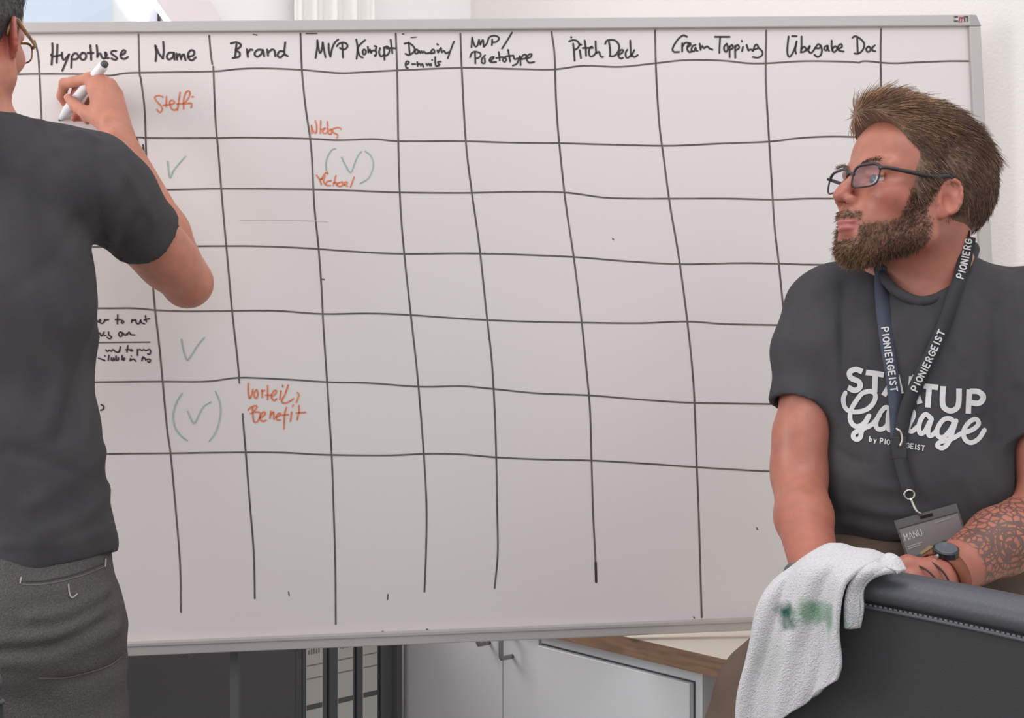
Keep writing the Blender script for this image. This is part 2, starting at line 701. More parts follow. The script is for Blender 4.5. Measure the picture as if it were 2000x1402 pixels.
# neighbouring house outside the window
M_fac = mat('facade_white', (245, 245, 243), 0.9, 0.2, var=0.01)
M_facg = mat('facade_window_blue', (214, 224, 240), 0.25, 0.5)
bc = np.array([-4.1, 8.9])
hs = empty('neighbour_house', (*bc, 0), 'bright white house with pale blue windows seen outside the window', 'building')
he, hn = np.array([0.98, 0.2]), np.array([0.2, -0.98])
mk('facade', *obox(bc, he, hn, -4.2, 2.6, -1.0, 0.0, -3.0, 6.0), M_fac, hs)
for l0, l1, z0, z1 in ((-0.95, -0.35, 3.55, 4.6), (0.28, 1.15, 2.8, 4.6), (-3.3, -1.6, 3.0, 4.6)):
    wv = mk('house_window', *obox(bc, he, hn, l0, l1, -0.02, 0.03, z0, z1), M_facg, hs)
    mk('window_ledge', *obox(bc, he, hn, l0 - .06, l1 + .06, 0.0, 0.14, z0 - .06, z0), M_fac, wv)

# ================================================================== whiteboard
B_PT, B_N = (0, 2.4, 0), (0.07, -1, 0)
Bd = lambda px, py, off=0.0: on_plane(px, py, B_PT, B_N, off)
TOP_O = lambda x: 46.6 - 0.0080 * x
TOP_I = lambda x: 67.5 - 0.0077 * x
BOT_O = lambda x: 1287.4 - 0.0411 * x
BOT_I = lambda x: 1263.2 - 0.0393 * x
XL = -72
R_O = lambda y: 1909.5 + 0.050 * (y - 33)
R_I = lambda y: 1887.5 + 0.047 * (y - 33)
wbp = Bd(700, 1262)
wbd = empty('whiteboard', (wbp[0], wbp[1], 0.0), 'large white enamel whiteboard with a hand drawn table in an aluminium frame', 'whiteboard')
panel = [(XL + 10, TOP_I(XL) - 8), (R_I(50) + 8, TOP_I(1890) - 8), (R_I(1190) + 8, BOT_I(1950) + 8), (XL + 10, BOT_I(XL) + 8)]
mk('writing_surface', *hexa([Bd(x, y, -0.006) for x, y in panel], [Bd(x, y, 0.002) for x, y in panel][::1]), M_board, wbd)


def bar(name, q, m=M_alu, f=0.012, b=-0.014):
    o = mk(name, *hexa([Bd(x, y, b) for x, y in q], [Bd(x, y, f) for x, y in q]), m, wbd)
    return bevel(o, 0.002)


bar('top_rail', [(XL, TOP_O(XL)), (1895, TOP_O(1895)), (1895, TOP_I(1895)), (XL, TOP_I(XL))])
bar('bottom_rail', [(XL, BOT_I(XL)), (1946, BOT_I(1946)), (1948, BOT_O(1948)), (XL, BOT_O(XL))], f=0.02)
bar('side_rail', [(R_I(50), 54), (R_O(50), 54), (R_O(1185), 1185), (R_I(1185), 1185)])
bar('side_rail', [(XL - 4, TOP_O(XL)), (XL + 20, TOP_O(XL)), (XL + 20, BOT_O(XL)), (XL - 4, BOT_O(XL))])
bar('corner_cap', [(1889, TOP_O(1889) - 1), (1903, TOP_O(1900)), (1911, 42), (1912, 55)][:4] if False else [(1889, 31), (1902, 32), (1912, 54), (1889, 54)], M_cap, f=0.0125)
bar('corner_cap', [(1943, 1185), (1967, 1185), (1966, 1207), (1944, 1209)], M_cap, f=0.0205)
lg = bar('maker_sign', [(1857, 34), (1886, 33.5), (1886, 47), (1857, 47.5)], mat('sign_plate', (205, 200, 198), 0.5), f=0.0124)
for x0, x1, y0, y1, m in ((1858, 1866, 35, 38, M_dkgrey), (1858, 1861, 35, 46, M_cap), (1858, 1866, 43, 46, M_dkgrey), (1868, 1877, 36, 40, M_red), (1867, 1870, 40, 47, M_red),
                          (1872, 1874, 38, 47, M_red), (1877, 1885, 34.5, 37.5, M_dkgrey), (1882, 1885, 35, 46, M_dkgrey), (1877, 1880, 38, 46, M_dkgrey)):
    q = [(x0, y0), (x1, y0), (x1, y1), (x0, y1)]
    mk('sign_mark', [Bd(x, y, 0.0129) for x, y in q], [(0, 1, 2, 3)], m, lg)
# bright upper lip of the tray rail
q = [(XL, BOT_I(XL) - 1), (1946, BOT_I(1946) - 1), (1946, BOT_I(1946) + 4), (XL, BOT_I(XL) + 4)]
mk('tray_lip', *hexa([Bd(x, y, 0.0) for x, y in q], [Bd(x, y, 0.023) for x, y in q]), M_alu, wbd)
# black leg that carries the board's left half
for px in (150, 455):
    a, b = Bd(px, 1262, -0.03), Bd(px, 1262, -0.03)
    b[2] = 0.03
    lgm = mk('stand_leg', *join([box(a[0] - .008, a[0] + .008, a[1] - .012, a[1] + .012, 0.03, a[2] + .25)]), M_black, wbd)
    mk('foot', *box(a[0] - .02, a[0] + .02, a[1] - .16, a[1] + .06, 0.0, 0.035), M_black, lgm)

LAYER = [0]


def ink(name, strokes, w, m, ox=0, oy=0, s=1.0, label=None):
    LAYER[0] += 1
    off = 0.0024 + 0.00001 * LAYER[0]
    st = [[(ox + x / s, oy + y / s) for x, y in q] for q in strokes]
    return mk(name, *strokes_mesh(st, w, lambda x, y: Bd(x, y, off)), m, wbd, label=label)


VL = [
    [(68, 80), (75, 108), (78, 150), (82, 235), (90, 380), (104, 600), (118, 800), (126, 1000), (132, 1180)],
    [(271, 68), (273, 140), (276, 158), (283, 215), (286, 300), (291, 420), (301, 580), (313, 690), (326, 830), (334, 890), (345, 1010), (352, 1100), (354, 1195)],
    [(409, 70), (412, 105), (415, 126)],
    [(417, 130), (421, 230), (427, 300), (435, 400), (445, 510), (454, 610), (464, 700), (468, 748)],
    [(474, 808), (480, 880), (488, 980), (496, 1080), (498, 1168)],
    [(587, 66), (590, 140), (597, 210), (608, 290), (614, 400), (622, 480), (628, 560), (632, 640), (640, 760), (648, 890), (652, 1000), (655, 1100), (656, 1218)],
    [(773, 66), (776, 150), (778, 280), (782, 400), (790, 500), (803, 620), (816, 740), (828, 890), (833, 990), (832, 1080), (829, 1155)],
    [(899, 66), (902, 140), (910, 280), (922, 380), (936, 480), (951, 620), (960, 700), (966, 800), (969, 890), (971, 1000), (972, 1080), (966, 1148)],
    [(1077, 63), (1083, 110), (1086, 200), (1092, 280), (1105, 400), (1120, 500), (1136, 630), (1145, 720), (1152, 800), (1155, 900), (1158, 1000), (1162, 1080), (1164, 1137)],
    [(1279, 60), (1281, 140), (1287, 240), (1296, 310), (1308, 400), (1325, 500), (1341, 620), (1354, 750), (1360, 900), (1364, 1000), (1367, 1100), (1370, 1205)],
    [(1496, 60), (1495, 150), (1500, 250), (1505, 330), (1512, 440), (1520, 510), (1527, 580), (1538, 690), (1548, 800), (1556, 920), (1562, 1080)],
    [(1720, 57), (1719, 100), (1720, 170), (1724, 280), (1732, 420), (1744, 600), (1756, 800)],
]
HL = [
    [(-50, 148), (75, 145), (185, 146), (215, 148), (250, 143), (300, 142), (415, 140), (470, 135), (520, 134), (590, 137), (660, 143), (700, 142), (775, 138), (900, 133), (1000, 135), (1080, 136), (1140, 129), (1210, 131), (1280, 124), (1340, 118), (1410, 119), (1460, 124), (1500, 124), (1570, 120), (1650, 121), (1678, 123)],
    [(1676, 123), (1690, 120), (1740, 124), (1800, 122), (1850, 120), (1890, 120)],
    [(-50, 262), (250, 268), (290, 270), (410, 270), (480, 269), (600, 271), (660, 274), (730, 272), (780, 276), (900, 276), (1000, 279), (1090, 280), (1200, 283), (1290, 285), (1340, 284), (1400, 281), (1500, 277), (1560, 270), (1620, 267), (1690, 268), (1860, 270)],
    [(-50, 376), (317, 371), (430, 369), (600, 370), (700, 373), (780, 376), (900, 377), (1000, 375), (1100, 376), (1180, 386), (1250, 388), (1310, 388), (1420, 388), (1510, 390), (1580, 388), (1645, 388), (1880, 388)],
    [(-50, 484), (390, 481), (500, 481), (600, 485), (700, 492), (790, 496), (900, 495), (1000, 497), (1120, 502), (1220, 510), (1330, 516), (1440, 514), (1520, 515), (1600, 517), (1800, 516)],
    [(-50, 600), (190, 602), (260, 602), (310, 606), (370, 608), (460, 607), (540, 607), (630, 613), (720, 612), (800, 615), (900, 622), (1000, 627), (1135, 630), (1250, 631), (1340, 628), (1420, 633), (1520, 635), (1800, 640)],
    [(-50, 748), (200, 746), (310, 745), (400, 745), (460, 738), (500, 738), (580, 742), (640, 746), (720, 748), (820, 755), (900, 754), (960, 759), (1050, 768), (1150, 772), (1250, 780), (1340, 786), (1440, 788), (1510, 789), (1800, 794)],
    [(-50, 889), (215, 886), (330, 885), (480, 883), (560, 884), (640, 888), (760, 889), (830, 886), (900, 887), (970, 893), (1060, 897), (1155, 899), (1260, 905), (1360, 912), (1440, 917), (1500, 920), (1780, 930)],
]
for s in VL:
    ink('grid_line', [s], 3.6, M_inkthin)
for s in HL:
    ink('grid_line', [s], 3.3, M_inkthin)
ink('pen_mark', [[(1163, 1098), (1164, 1136)]], 5, M_ink)
for s in ([(470, 430), (560, 430), (640, 433)],):
    ink('pen_mark', [s], 1.2, mat('faint_scratch', (198, 192, 190), 0.5))
for s in ([(598, 66), (619, 66)], [(786, 67), (789, 67)], [(803, 74), (813, 73)], [(495, 68), (502, 69)], [(564, 1155), (565, 1162)], [(758, 1160), (757, 1170)],
          [(1477, 1030), (1479, 1034)], [(1196, 466), (1198, 468)], [(626, 545), (634, 546)], [(833, 1228), (836, 1229)], [(747, 1232), (749, 1233)], [(1354, 1204), (1356, 1206)]):
    ink('pen_mark', [s], 2.4, M_inkthin)

WRITE = {
    ('Hypothese', 80, 70, 10.526, 4.0): [
        [(240, 160), (245, 330), (225, 600)], [(345, 185), (330, 560)], [(215, 390), (240, 430), (330, 420), (430, 400)],
        [(440, 350), (440, 430), (465, 500), (500, 490), (560, 420), (585, 385)], [(585, 385), (540, 500), (480, 640), (445, 725)],
        [(640, 430), (630, 660)], [(640, 440), (680, 375), (740, 370), (775, 420), (760, 470), (700, 490), (640, 485)],
        [(860, 355), (815, 400), (815, 460), (855, 500), (905, 490), (935, 430), (915, 370), (860, 355)],
        [(1020, 200), (1035, 350), (1040, 500)], [(965, 360), (1085, 360)],
        [(1150, 200), (1165, 330), (1165, 445)], [(1165, 440), (1200, 370), (1230, 370), (1250, 430), (1290, 475), (1330, 460)],
        [(1330, 345), (1335, 420), (1345, 460), (1400, 465)], [(1330, 460), (1360, 400), (1340, 350)],
        [(1555, 320), (1490, 315), (1450, 340), (1450, 370), (1520, 420), (1575, 470), (1550, 500), (1490, 490), (1455, 470)],
        [(1650, 400), (1720, 370), (1745, 320), (1700, 300), (1655, 360), (1640, 420), (1670, 470), (1730, 480), (1795, 440)]],
    ('Name', 60, 40, 3.7037, 4.0): [
        [(903, 182), (910, 240), (905, 297)], [(905, 185), (928, 240), (958, 278)], [(958, 278), (964, 220), (960, 156)],
        [(1038, 236), (1003, 236), (986, 264), (1000, 285), (1028, 270), (1038, 240), (1042, 286)],
        [(1056, 240), (1060, 286)], [(1060, 270), (1078, 244), (1090, 284)], [(1090, 270), (1108, 246), (1122, 290)],
        [(1140, 266), (1178, 254), (1184, 226), (1160, 217), (1140, 246), (1147, 280), (1170, 290), (1196, 268)]],
    ('Brand', 60, 40, 3.7037, 4.0): [
        [(1490, 175), (1480, 268)], [(1448, 168), (1490, 160), (1522, 178), (1510, 200), (1482, 215), (1512, 235), (1508, 264), (1462, 274)],
        [(1565, 210), (1572, 266)], [(1572, 236), (1590, 212), (1606, 216)],
        [(1682, 216), (1642, 215), (1620, 244), (1640, 265), (1668, 246), (1682, 220), (1690, 262)],
        [(1712, 212), (1718, 258)], [(1718, 236), (1745, 212), (1765, 222), (1770, 262)],
        [(1832, 226), (1802, 225), (1786, 254), (1805, 270), (1830, 250)], [(1842, 160), (1836, 240), (1860, 260)]],
    ('MVP Konzept', 590, 60, 10.0, 3.6): [
        [(300, 190), (295, 350), (265, 540)], [(300, 200), (325, 350), (350, 440), (380, 400), (405, 230)], [(405, 230), (430, 380), (460, 525)],
        [(520, 260), (525, 400), (555, 515)], [(555, 515), (590, 350), (640, 240), (710, 175)],
        [(785, 250), (800, 530)], [(680, 310), (720, 260), (800, 235), (870, 260), (890, 310), (850, 360), (790, 370), (740, 340)],
        [(1060, 175), (1085, 350), (1065, 555)], [(1230, 190), (1150, 260), (1095, 330), (1100, 430), (1140, 510), (1190, 530)],
        [(1215, 370), (1185, 400), (1200, 470), (1240, 455), (1250, 400), (1215, 370)],
        [(1285, 320), (1300, 430)], [(1300, 420), (1330, 370), (1350, 440)],
        [(1350, 430), (1380, 390), (1440, 400)], [(1415, 305), (1455, 320), (1430, 390)], [(1440, 400), (1450, 450), (1430, 510), (1418, 485)],
        [(1525, 345), (1505, 430), (1540, 510), (1580, 490)], [(1600, 330), (1605, 460), (1610, 575)],
        [(1605, 350), (1650, 310), (1700, 350), (1700, 430), (1650, 490), (1590, 480)],
        [(1730, 180), (1750, 320), (1765, 445)], [(1650, 350), (1740, 345), (1830, 350)]],
    ('Domain', 780, 60, 7.143, 3.4): [
        [(130, 165), (145, 330)], [(70, 185), (130, 175), (190, 215), (215, 265), (190, 310), (130, 345), (85, 325)],
        [(235, 265), (215, 300), (235, 325), (265, 305), (255, 270), (235, 265)],
        [(280, 285), (290, 320), (310, 285), (325, 320), (345, 290), (365, 320)],
        [(380, 320), (430, 310), (460, 265), (480, 265), (490, 310), (440, 320)], [(530, 275), (540, 310)], [(525, 190), (540, 200)],
        [(545, 300), (580, 240), (590, 310), (620, 280), (650, 320), (690, 300)], [(760, 155), (720, 260), (675, 390)]],
    ('e-mails', 780, 60, 7.143, 3.2): [
        [(90, 500), (85, 460), (105, 430), (135, 440), (125, 465), (95, 475), (95, 520), (120, 525)], [(175, 470), (225, 470)],
        [(250, 440), (255, 500)], [(255, 480), (285, 460), (300, 495), (320, 460), (335, 510)],
        [(375, 460), (390, 490), (410, 460), (425, 490)], [(440, 465), (445, 490)], [(455, 410), (460, 415)],
        [(500, 370), (500, 450), (510, 495)], [(580, 435), (535, 440), (545, 465), (565, 480), (520, 500)]],
    ('MVP', 780, 60, 7.143, 3.4): [
        [(1015, 95), (1005, 235)], [(1015, 110), (1050, 215), (1085, 215), (1110, 130)], [(1110, 130), (1130, 200)],
        [(1130, 190), (1165, 130), (1175, 225)], [(1175, 230), (1220, 180), (1250, 100), (1300, 75), (1360, 80), (1390, 115), (1350, 160), (1300, 165)],
        [(1295, 125), (1290, 205)], [(1570, 30), (1500, 145), (1430, 255)]],
    ('Pretotype', 780, 60, 7.143, 3.4): [
        [(1055, 310), (1060, 460)], [(985, 375), (1010, 315), (1060, 295), (1120, 315), (1135, 345), (1100, 385), (1065, 390)],
        [(1195, 345), (1150, 400), (1150, 450), (1190, 455), (1190, 390)],
        [(1260, 425), (1300, 400), (1320, 370), (1280, 375), (1255, 420), (1290, 445), (1350, 440)],
        [(1385, 300), (1400, 420)], [(1350, 385), (1440, 370)], [(1470, 370), (1440, 410), (1465, 440), (1490, 410), (1470, 370)],
        [(1515, 270), (1530, 350), (1545, 435)], [(1490, 360), (1590, 350)], [(1590, 350), (1605, 400), (1650, 390)],
        [(1680, 355), (1640, 460), (1580, 490)], [(1685, 370), (1690, 485)], [(1690, 400), (1730, 340), (1770, 345), (1755, 390), (1700, 400)],
        [(1770, 390), (1830, 370), (1845, 330), (1800, 340), (1775, 400), (1810, 450), (1880, 440)]],
    ('Pitch Deck', 1100, 60, 12.5, 3.6): [
        [(240, 320), (260, 520), (275, 740)], [(140, 265), (240, 235), (340, 260), (390, 330), (440, 350)], [(400, 340), (350, 430), (280, 470)],
        [(400, 480), (430, 680)], [(190, 160), (195, 175)], [(520, 245), (545, 430), (555, 620)], [(470, 430), (720, 425)],
        [(700, 395), (650, 420), (625, 520), (640, 610), (680, 640), (740, 610), (790, 550)],
        [(785, 265), (790, 400), (800, 560)], [(800, 555), (870, 520), (895, 600), (930, 650), (970, 645)],
        [(1110, 270), (1140, 450), (1145, 630)], [(1020, 330), (1060, 250), (1160, 230), (1270, 250), (1350, 340), (1360, 440), (1310, 560), (1220, 630), (1130, 620)],
        [(1340, 600), (1440, 540), (1460, 480), (1400, 480), (1350, 560), (1350, 640), (1410, 690), (1455, 670)],
        [(1560, 470), (1520, 540), (1525, 640), (1570, 670), (1640, 610)], [(1630, 245), (1640, 450), (1650, 640)],
        [(1730, 480), (1690, 560), (1650, 600)], [(1660, 590), (1730, 650), (1815, 600)]],
    ('Cream Topping', 1300, 55, 10.0, 3.6): [
        [(415, 175), (340, 145), (250, 210), (170, 320), (130, 420), (160, 470), (260, 470)], [(320, 300), (320, 465)], [(320, 370), (380, 290), (480, 300)],
        [(430, 370), (490, 330), (450, 310), (415, 400), (450, 470), (510, 460)], [(580, 330), (520, 360), (500, 440), (550, 460), (580, 380), (590, 440), (620, 450)],
        [(660, 310), (680, 430)], [(680, 400), (710, 350), (740, 400), (800, 360), (850, 400), (910, 425)],
        [(955, 175), (1245, 175)], [(1060, 180), (1050, 330), (1045, 490)], [(1190, 310), (1140, 360), (1140, 440), (1180, 470), (1210, 400), (1190, 310)],
        [(1240, 360), (1245, 575)], [(1245, 380), (1290, 330), (1310, 390), (1250, 430)], [(1350, 350), (1355, 585)], [(1350, 380), (1400, 330), (1430, 390), (1360, 440)],
        [(1505, 370), (1485, 460)], [(1480, 250), (1485, 265)], [(1575, 330), (1610, 440)], [(1610, 440), (1660, 420), (1700, 450)],
        [(1700, 450), (1740, 340), (1780, 330), (1800, 390), (1730, 420)], [(1800, 380), (1880, 460), (1880, 530), (1800, 580), (1700, 570)]],
    ('Uebergabe Doc', 1520, 55, 9.524, 3.6): [
        [(185, 160), (165, 350), (165, 480), (200, 540), (260, 470), (310, 350), (335, 250)], [(335, 250), (310, 400), (325, 480)], [(250, 150), (335, 155)],
        [(425, 160), (425, 330), (415, 450)], [(420, 400), (470, 350), (510, 390), (480, 440), (410, 455)], [(510, 420), (570, 380), (580, 330), (545, 390), (560, 440)],
        [(560, 440), (600, 470), (650, 420), (680, 370)], [(680, 370), (740, 300), (780, 340), (750, 380), (690, 375)], [(785, 330), (805, 420), (780, 510), (720, 540), (665, 500)],
        [(910, 330), (860, 350), (850, 400), (890, 420), (912, 350)], [(912, 330), (920, 400), (940, 435)], [(985, 235), (985, 340), (1000, 420)], [(990, 400), (1050, 340), (1090, 380), (1040, 450), (1000, 430)],
        [(1100, 400), (1180, 350), (1160, 300), (1110, 340), (1100, 400), (1150, 430), (1210, 440)], [(1460, 190), (1470, 470)],
        [(1370, 185), (1420, 155), (1500, 190), (1580, 270), (1590, 350), (1540, 440), (1470, 480), (1410, 475)],
        [(1670, 345), (1625, 390), (1650, 445), (1700, 430), (1705, 370), (1670, 345)], [(1790, 325), (1740, 370), (1750, 425), (1800, 435)]],
    ('note', 180, 600, 11.68, 2.8): [
        [(120, 300), (150, 340), (200, 310), (190, 270), (160, 330), (230, 370), (280, 330), (290, 280)], [(290, 300), (380, 280)],
        [(590, 170), (580, 380)], [(530, 280), (660, 280)], [(690, 300), (670, 350), (700, 370), (730, 320), (690, 300)],
        [(920, 280), (900, 350)], [(910, 310), (1000, 280)], [(1000, 300), (1020, 370), (1080, 370), (1110, 290)], [(1110, 290), (1130, 350), (1200, 380)],
        [(1220, 190), (1230, 270), (1245, 330)], [(1190, 290), (1310, 260)],
        [(180, 580), (220, 660), (280, 560)], [(280, 650), (320, 640)], [(380, 560), (390, 640), (450, 670), (410, 720), (350, 690)],
        [(650, 560), (610, 600), (640, 670), (690, 640), (680, 570), (650, 560)], [(700, 580), (760, 640), (800, 600)], [(800, 630), (850, 560), (880, 620), (980, 630)],
        [(320, 970), (350, 1010), (400, 980), (440, 1010), (480, 960), (520, 1000), (600, 1030), (640, 960)], [(650, 900), (630, 1010)],
        [(820, 870), (800, 1020)], [(770, 970), (860, 965)], [(890, 960), (880, 1000), (930, 990), (890, 960)],
        [(1040, 960), (1040, 1100)], [(1040, 980), (1100, 960), (1140, 990), (1190, 960), (1230, 990), (1310, 960), (1340, 1010), (1310, 1080), (1270, 1060)],
        [(150, 1160), (210, 1180), (300, 1215)], [(300, 1110), (303, 1118)], [(390, 1090), (375, 1210)], [(450, 1150), (440, 1200), (480, 1220), (500, 1150), (520, 1210)],
        [(550, 1110), (560, 1210), (610, 1190), (600, 1150)], [(690, 1100), (690, 1200)], [(700, 1190), (750, 1150), (730, 1210)],
        [(880, 1170), (870, 1220)], [(900, 1200), (950, 1180), (1000, 1230)], [(895, 1110), (900, 1120)],
        [(1170, 1130), (1140, 1220)], [(1140, 1170), (1200, 1150), (1230, 1210)], [(1230, 1190), (1330, 1190), (1310, 1260), (1270, 1230)]],
    ('remark', 0, 0, 1.0, 3.0): [[(258, 270), (268, 272), (270, 285), (278, 290)], [(280, 283), (281, 298), (272, 301)]],
    ('stop', 0, 0, 1.0, 3.0): [[(198, 790), (203, 793), (202, 799), (197, 801)]],
}
for (nm, ox, oy, s, w), st in WRITE.items():
    ink('handwriting', st, w, M_ink, ox, oy, s, label='black handwritten text on the whiteboard')
ink('grid_line', [[(150, 670), (196, 669), (293, 668)]], 2.6, M_inkthin)
OR = {
    ('Steffi', 290, 170, 18.18, 3.0): [
        [(520, 360), (390, 305), (260, 340), (240, 420), (330, 540), (440, 650), (500, 760), (470, 870), (400, 900), (310, 800)],
        [(650, 340), (640, 700)], [(540, 650), (830, 630)], [(830, 620), (940, 560), (880, 480), (780, 500), (770, 640), (860, 800), (960, 820), (1020, 780)],
        [(1130, 200), (1090, 480), (1040, 830)], [(1020, 600), (1480, 580)], [(1260, 780), (1260, 450), (1330, 220), (1420, 140), (1480, 200), (1440, 380), (1300, 560)],
        [(1460, 580), (1550, 600), (1520, 740)], [(1560, 350), (1600, 350)]],
    ('Niklas', 600, 230, 9.347, 2.8): [
        [(85, 290), (80, 140)], [(80, 160), (110, 240), (165, 280), (175, 150), (150, 60)], [(250, 60), (240, 290)], [(245, 220), (330, 190)],
        [(370, 70), (375, 200)], [(330, 200), (280, 240), (310, 290), (360, 270), (380, 200)], [(440, 210), (390, 240), (390, 290), (440, 300), (450, 220)],
        [(620, 210), (570, 180), (470, 210), (470, 260), (560, 320), (540, 370)]],
    ('Michael', 600, 230, 9.347, 2.8): [
        [(170, 1050), (230, 1130), (260, 1220)], [(260, 1130), (310, 1040), (370, 990), (375, 1030)], [(230, 1130), (290, 1110)],
        [(330, 1060), (300, 1150), (330, 1220)], [(440, 1150), (360, 1170), (350, 1230), (430, 1240)], [(525, 1060), (480, 1240)], [(480, 1200), (530, 1180), (540, 1240)],
        [(640, 1170), (560, 1200), (570, 1250), (640, 1240), (650, 1180)], [(680, 1230), (740, 1190), (700, 1170), (670, 1220), (740, 1250)], [(860, 1085), (830, 1160), (790, 1270)]],
    ('Vorteil', 470, 740, 14.02, 3.2): [
        [(215, 120), (215, 350), (250, 530), (320, 400), (340, 280)], [(440, 290), (380, 370), (380, 480), (430, 530), (480, 430), (460, 310)],
        [(590, 300), (600, 500)], [(590, 340), (660, 310)], [(745, 180), (745, 560)], [(690, 440), (850, 440)],
        [(860, 480), (960, 400), (990, 330), (930, 310), (860, 420), (850, 510), (920, 590), (990, 540)], [(1110, 320), (1080, 560)], [(1150, 170), (1160, 210)],
        [(1310, 160), (1220, 420), (1140, 560), (1140, 640), (1230, 660), (1370, 600), (1450, 530)], [(1560, 370), (1600, 440), (1530, 640)]],
    ('Benefit', 470, 740, 14.02, 3.2): [
        [(330, 780), (340, 950), (360, 1150)], [(210, 850), (270, 780), (400, 730), (450, 760), (340, 920), (280, 940)],
        [(400, 900), (520, 910), (540, 1000), (480, 1140), (420, 1190), (370, 1160)], [(540, 1060), (640, 1000), (680, 930), (620, 900), (540, 1040), (590, 1150), (700, 1130)],
        [(830, 880), (810, 1070)], [(820, 1000), (900, 900), (920, 1100)], [(960, 1050), (1110, 970), (1060, 930), (990, 1000), (1000, 1110), (1090, 1120)],
        [(1260, 770), (1210, 960), (1190, 1360)], [(1150, 990), (1310, 970)], [(1400, 900), (1370, 1150)], [(1440, 700), (1430, 750)],
        [(1600, 720), (1600, 900), (1550, 1110)], [(1530, 930), (1780, 910)]],
}
for (nm, ox, oy, s, w), st in OR.items():
    ink('handwriting', st, w, M_orange, ox, oy, s, label='orange handwritten word on the whiteboard')
GR = {
    (0, 0, 1.0): [[(328, 315), (332, 347), (341, 331), (362, 306)]],
    (600, 230, 9.347): [[(630, 720), (690, 850), (795, 1000), (870, 830), (930, 690), (990, 620)], [(520, 565), (450, 590), (380, 700), (345, 830), (350, 960)],
                        [(1060, 615), (1150, 680), (1205, 800), (1200, 930), (1130, 1090), (1060, 1150), (970, 1200)]],
    (180, 580, 4.124): [[(720, 340), (735, 420), (765, 505), (800, 470), (850, 390), (905, 325)]],
    (180, 580, 4.1241): [[(770, 920), (820, 1015), (860, 950), (900, 880), (960, 845)], [(725, 775), (680, 850), (655, 950), (670, 1050), (720, 1120), (770, 1155)],
                         [(995, 760), (1030, 850), (1035, 950), (1000, 1080), (945, 1160)]],
}
for (ox, oy, s), st in GR.items():
    ink('check_mark', st, 2.4, M_green, ox, oy, s, label='pale green tick on the whiteboard')

# ================================================================== white cabinets and worktop along the right wall
cab_pt = Q0 + D2 * 0.02
Cab = lambda px, py, off=0.0: on_plane(px, py, (*cab_pt, 0), (*N1, 0), off)


def along(px):
    q = Cab(px, 1300)
    return float(np.dot(q[:2] - Q0, D1))


e0, e1, e2, e3, e4 = along(787), along(982), along(1053), along(1352), along(1368)
cb = empty('base_cabinet', (*(Q0 + D1 * (e0 + e2) / 2 + D2 * .3), 0), 'white lacquered base cabinet with two doors and steel pulls beside the black binders', 'cabinet')
mk('carcass', *obox(Q0, D1, D2, e0, e2, 0.04, 0.60, 0.0, 0.683), M_white_lac, cb)
for l0, l1, hp in ((e0 + .002, e1 - .0015, 930), (e1 + .0015, e2 - .002, 1017)):
    dr = bevel(mk('door', *obox(Q0, D1, D2, l0, l1, 0.02, 0.039, 0.08, 0.672), M_white_lac, cb), .0015)
    lc = along(hp)
    if hp == 1017:
        lc = e1 + 0.032
    else:
        lc = e1 - 0.045
    pt = Q0 + D1 * lc
    h = [(*(pt + D2 * .02), 0.63), (*(pt - D2 * .012), 0.63), (*(pt - D2 * .012), 0.655 if hp == 1017 else 0.655), (*(pt + D2 * .02), 0.655)]
    z0 = 0.615 if hp == 1017 else 0.632
    h = [(*(pt + D2 * .02), z0), (*(pt - D2 * .014), z0), (*(pt - D2 * .014), z0 + .1 if hp == 930 else z0 + .05)]
    mk('handle', *tube(smooth_path([(*(pt + D2 * .02), z0), (*(pt - D2 * .012), z0), (*(pt - D2 * .014), z0 + .004), (*(pt - D2 * .014), z0 + .044), (*(pt - D2 * .012), z0 + .048), (*(pt + D2 * .02), z0 + .048)], .01), .005, 10), M_steel, dr, smooth=True)
cb2 = empty('base_cabinet', (*(Q0 + D1 * (e2 + e4) / 2 + D2 * .3), 0), 'white base cabinet with one framed door panel under the wooden worktop edge', 'cabinet')
mk('carcass', *obox(Q0, D1, D2, e2, e4, 0.026, 0.60, 0.0, 0.683), M_white_lac, cb2)
bevel(mk('door', *obox(Q0, D1, D2, e2 + .004, e3, 0.012, 0.0255, 0.06, 0.655), M_white_lac, cb2), .0015)
mk('door_gap', *join([obox(Q0, D1, D2, e2 + .003, e3 + .003, 0.0245, 0.0262, 0.055, 0.658)]), M_gasket, cb2)
wt = empty('worktop', (*(Q0 + D1 * .6 + D2 * .3), 0.68), 'long worktop with pale laminate top and brown wooden front edge', 'worktop')
WT0, WT1 = e0 - 0.02, 1.62
bevel(mk('top_board', *obox(Q0, D1, D2, WT0, WT1, 0.004, 0.626, 0.684, Z_TOP), M_lam, wt), .001)
mk('front_edge', *obox(Q0, D1, D2, WT0, WT1, 0.0, 0.004, 0.683, Z_TOP - .0005), M_wood, wt)
mk('end_panel', *obox(Q0, D1, D2, WT1 - .03, WT1, 0.05, 0.62, 0.0, 0.684), M_white_lac, wt)

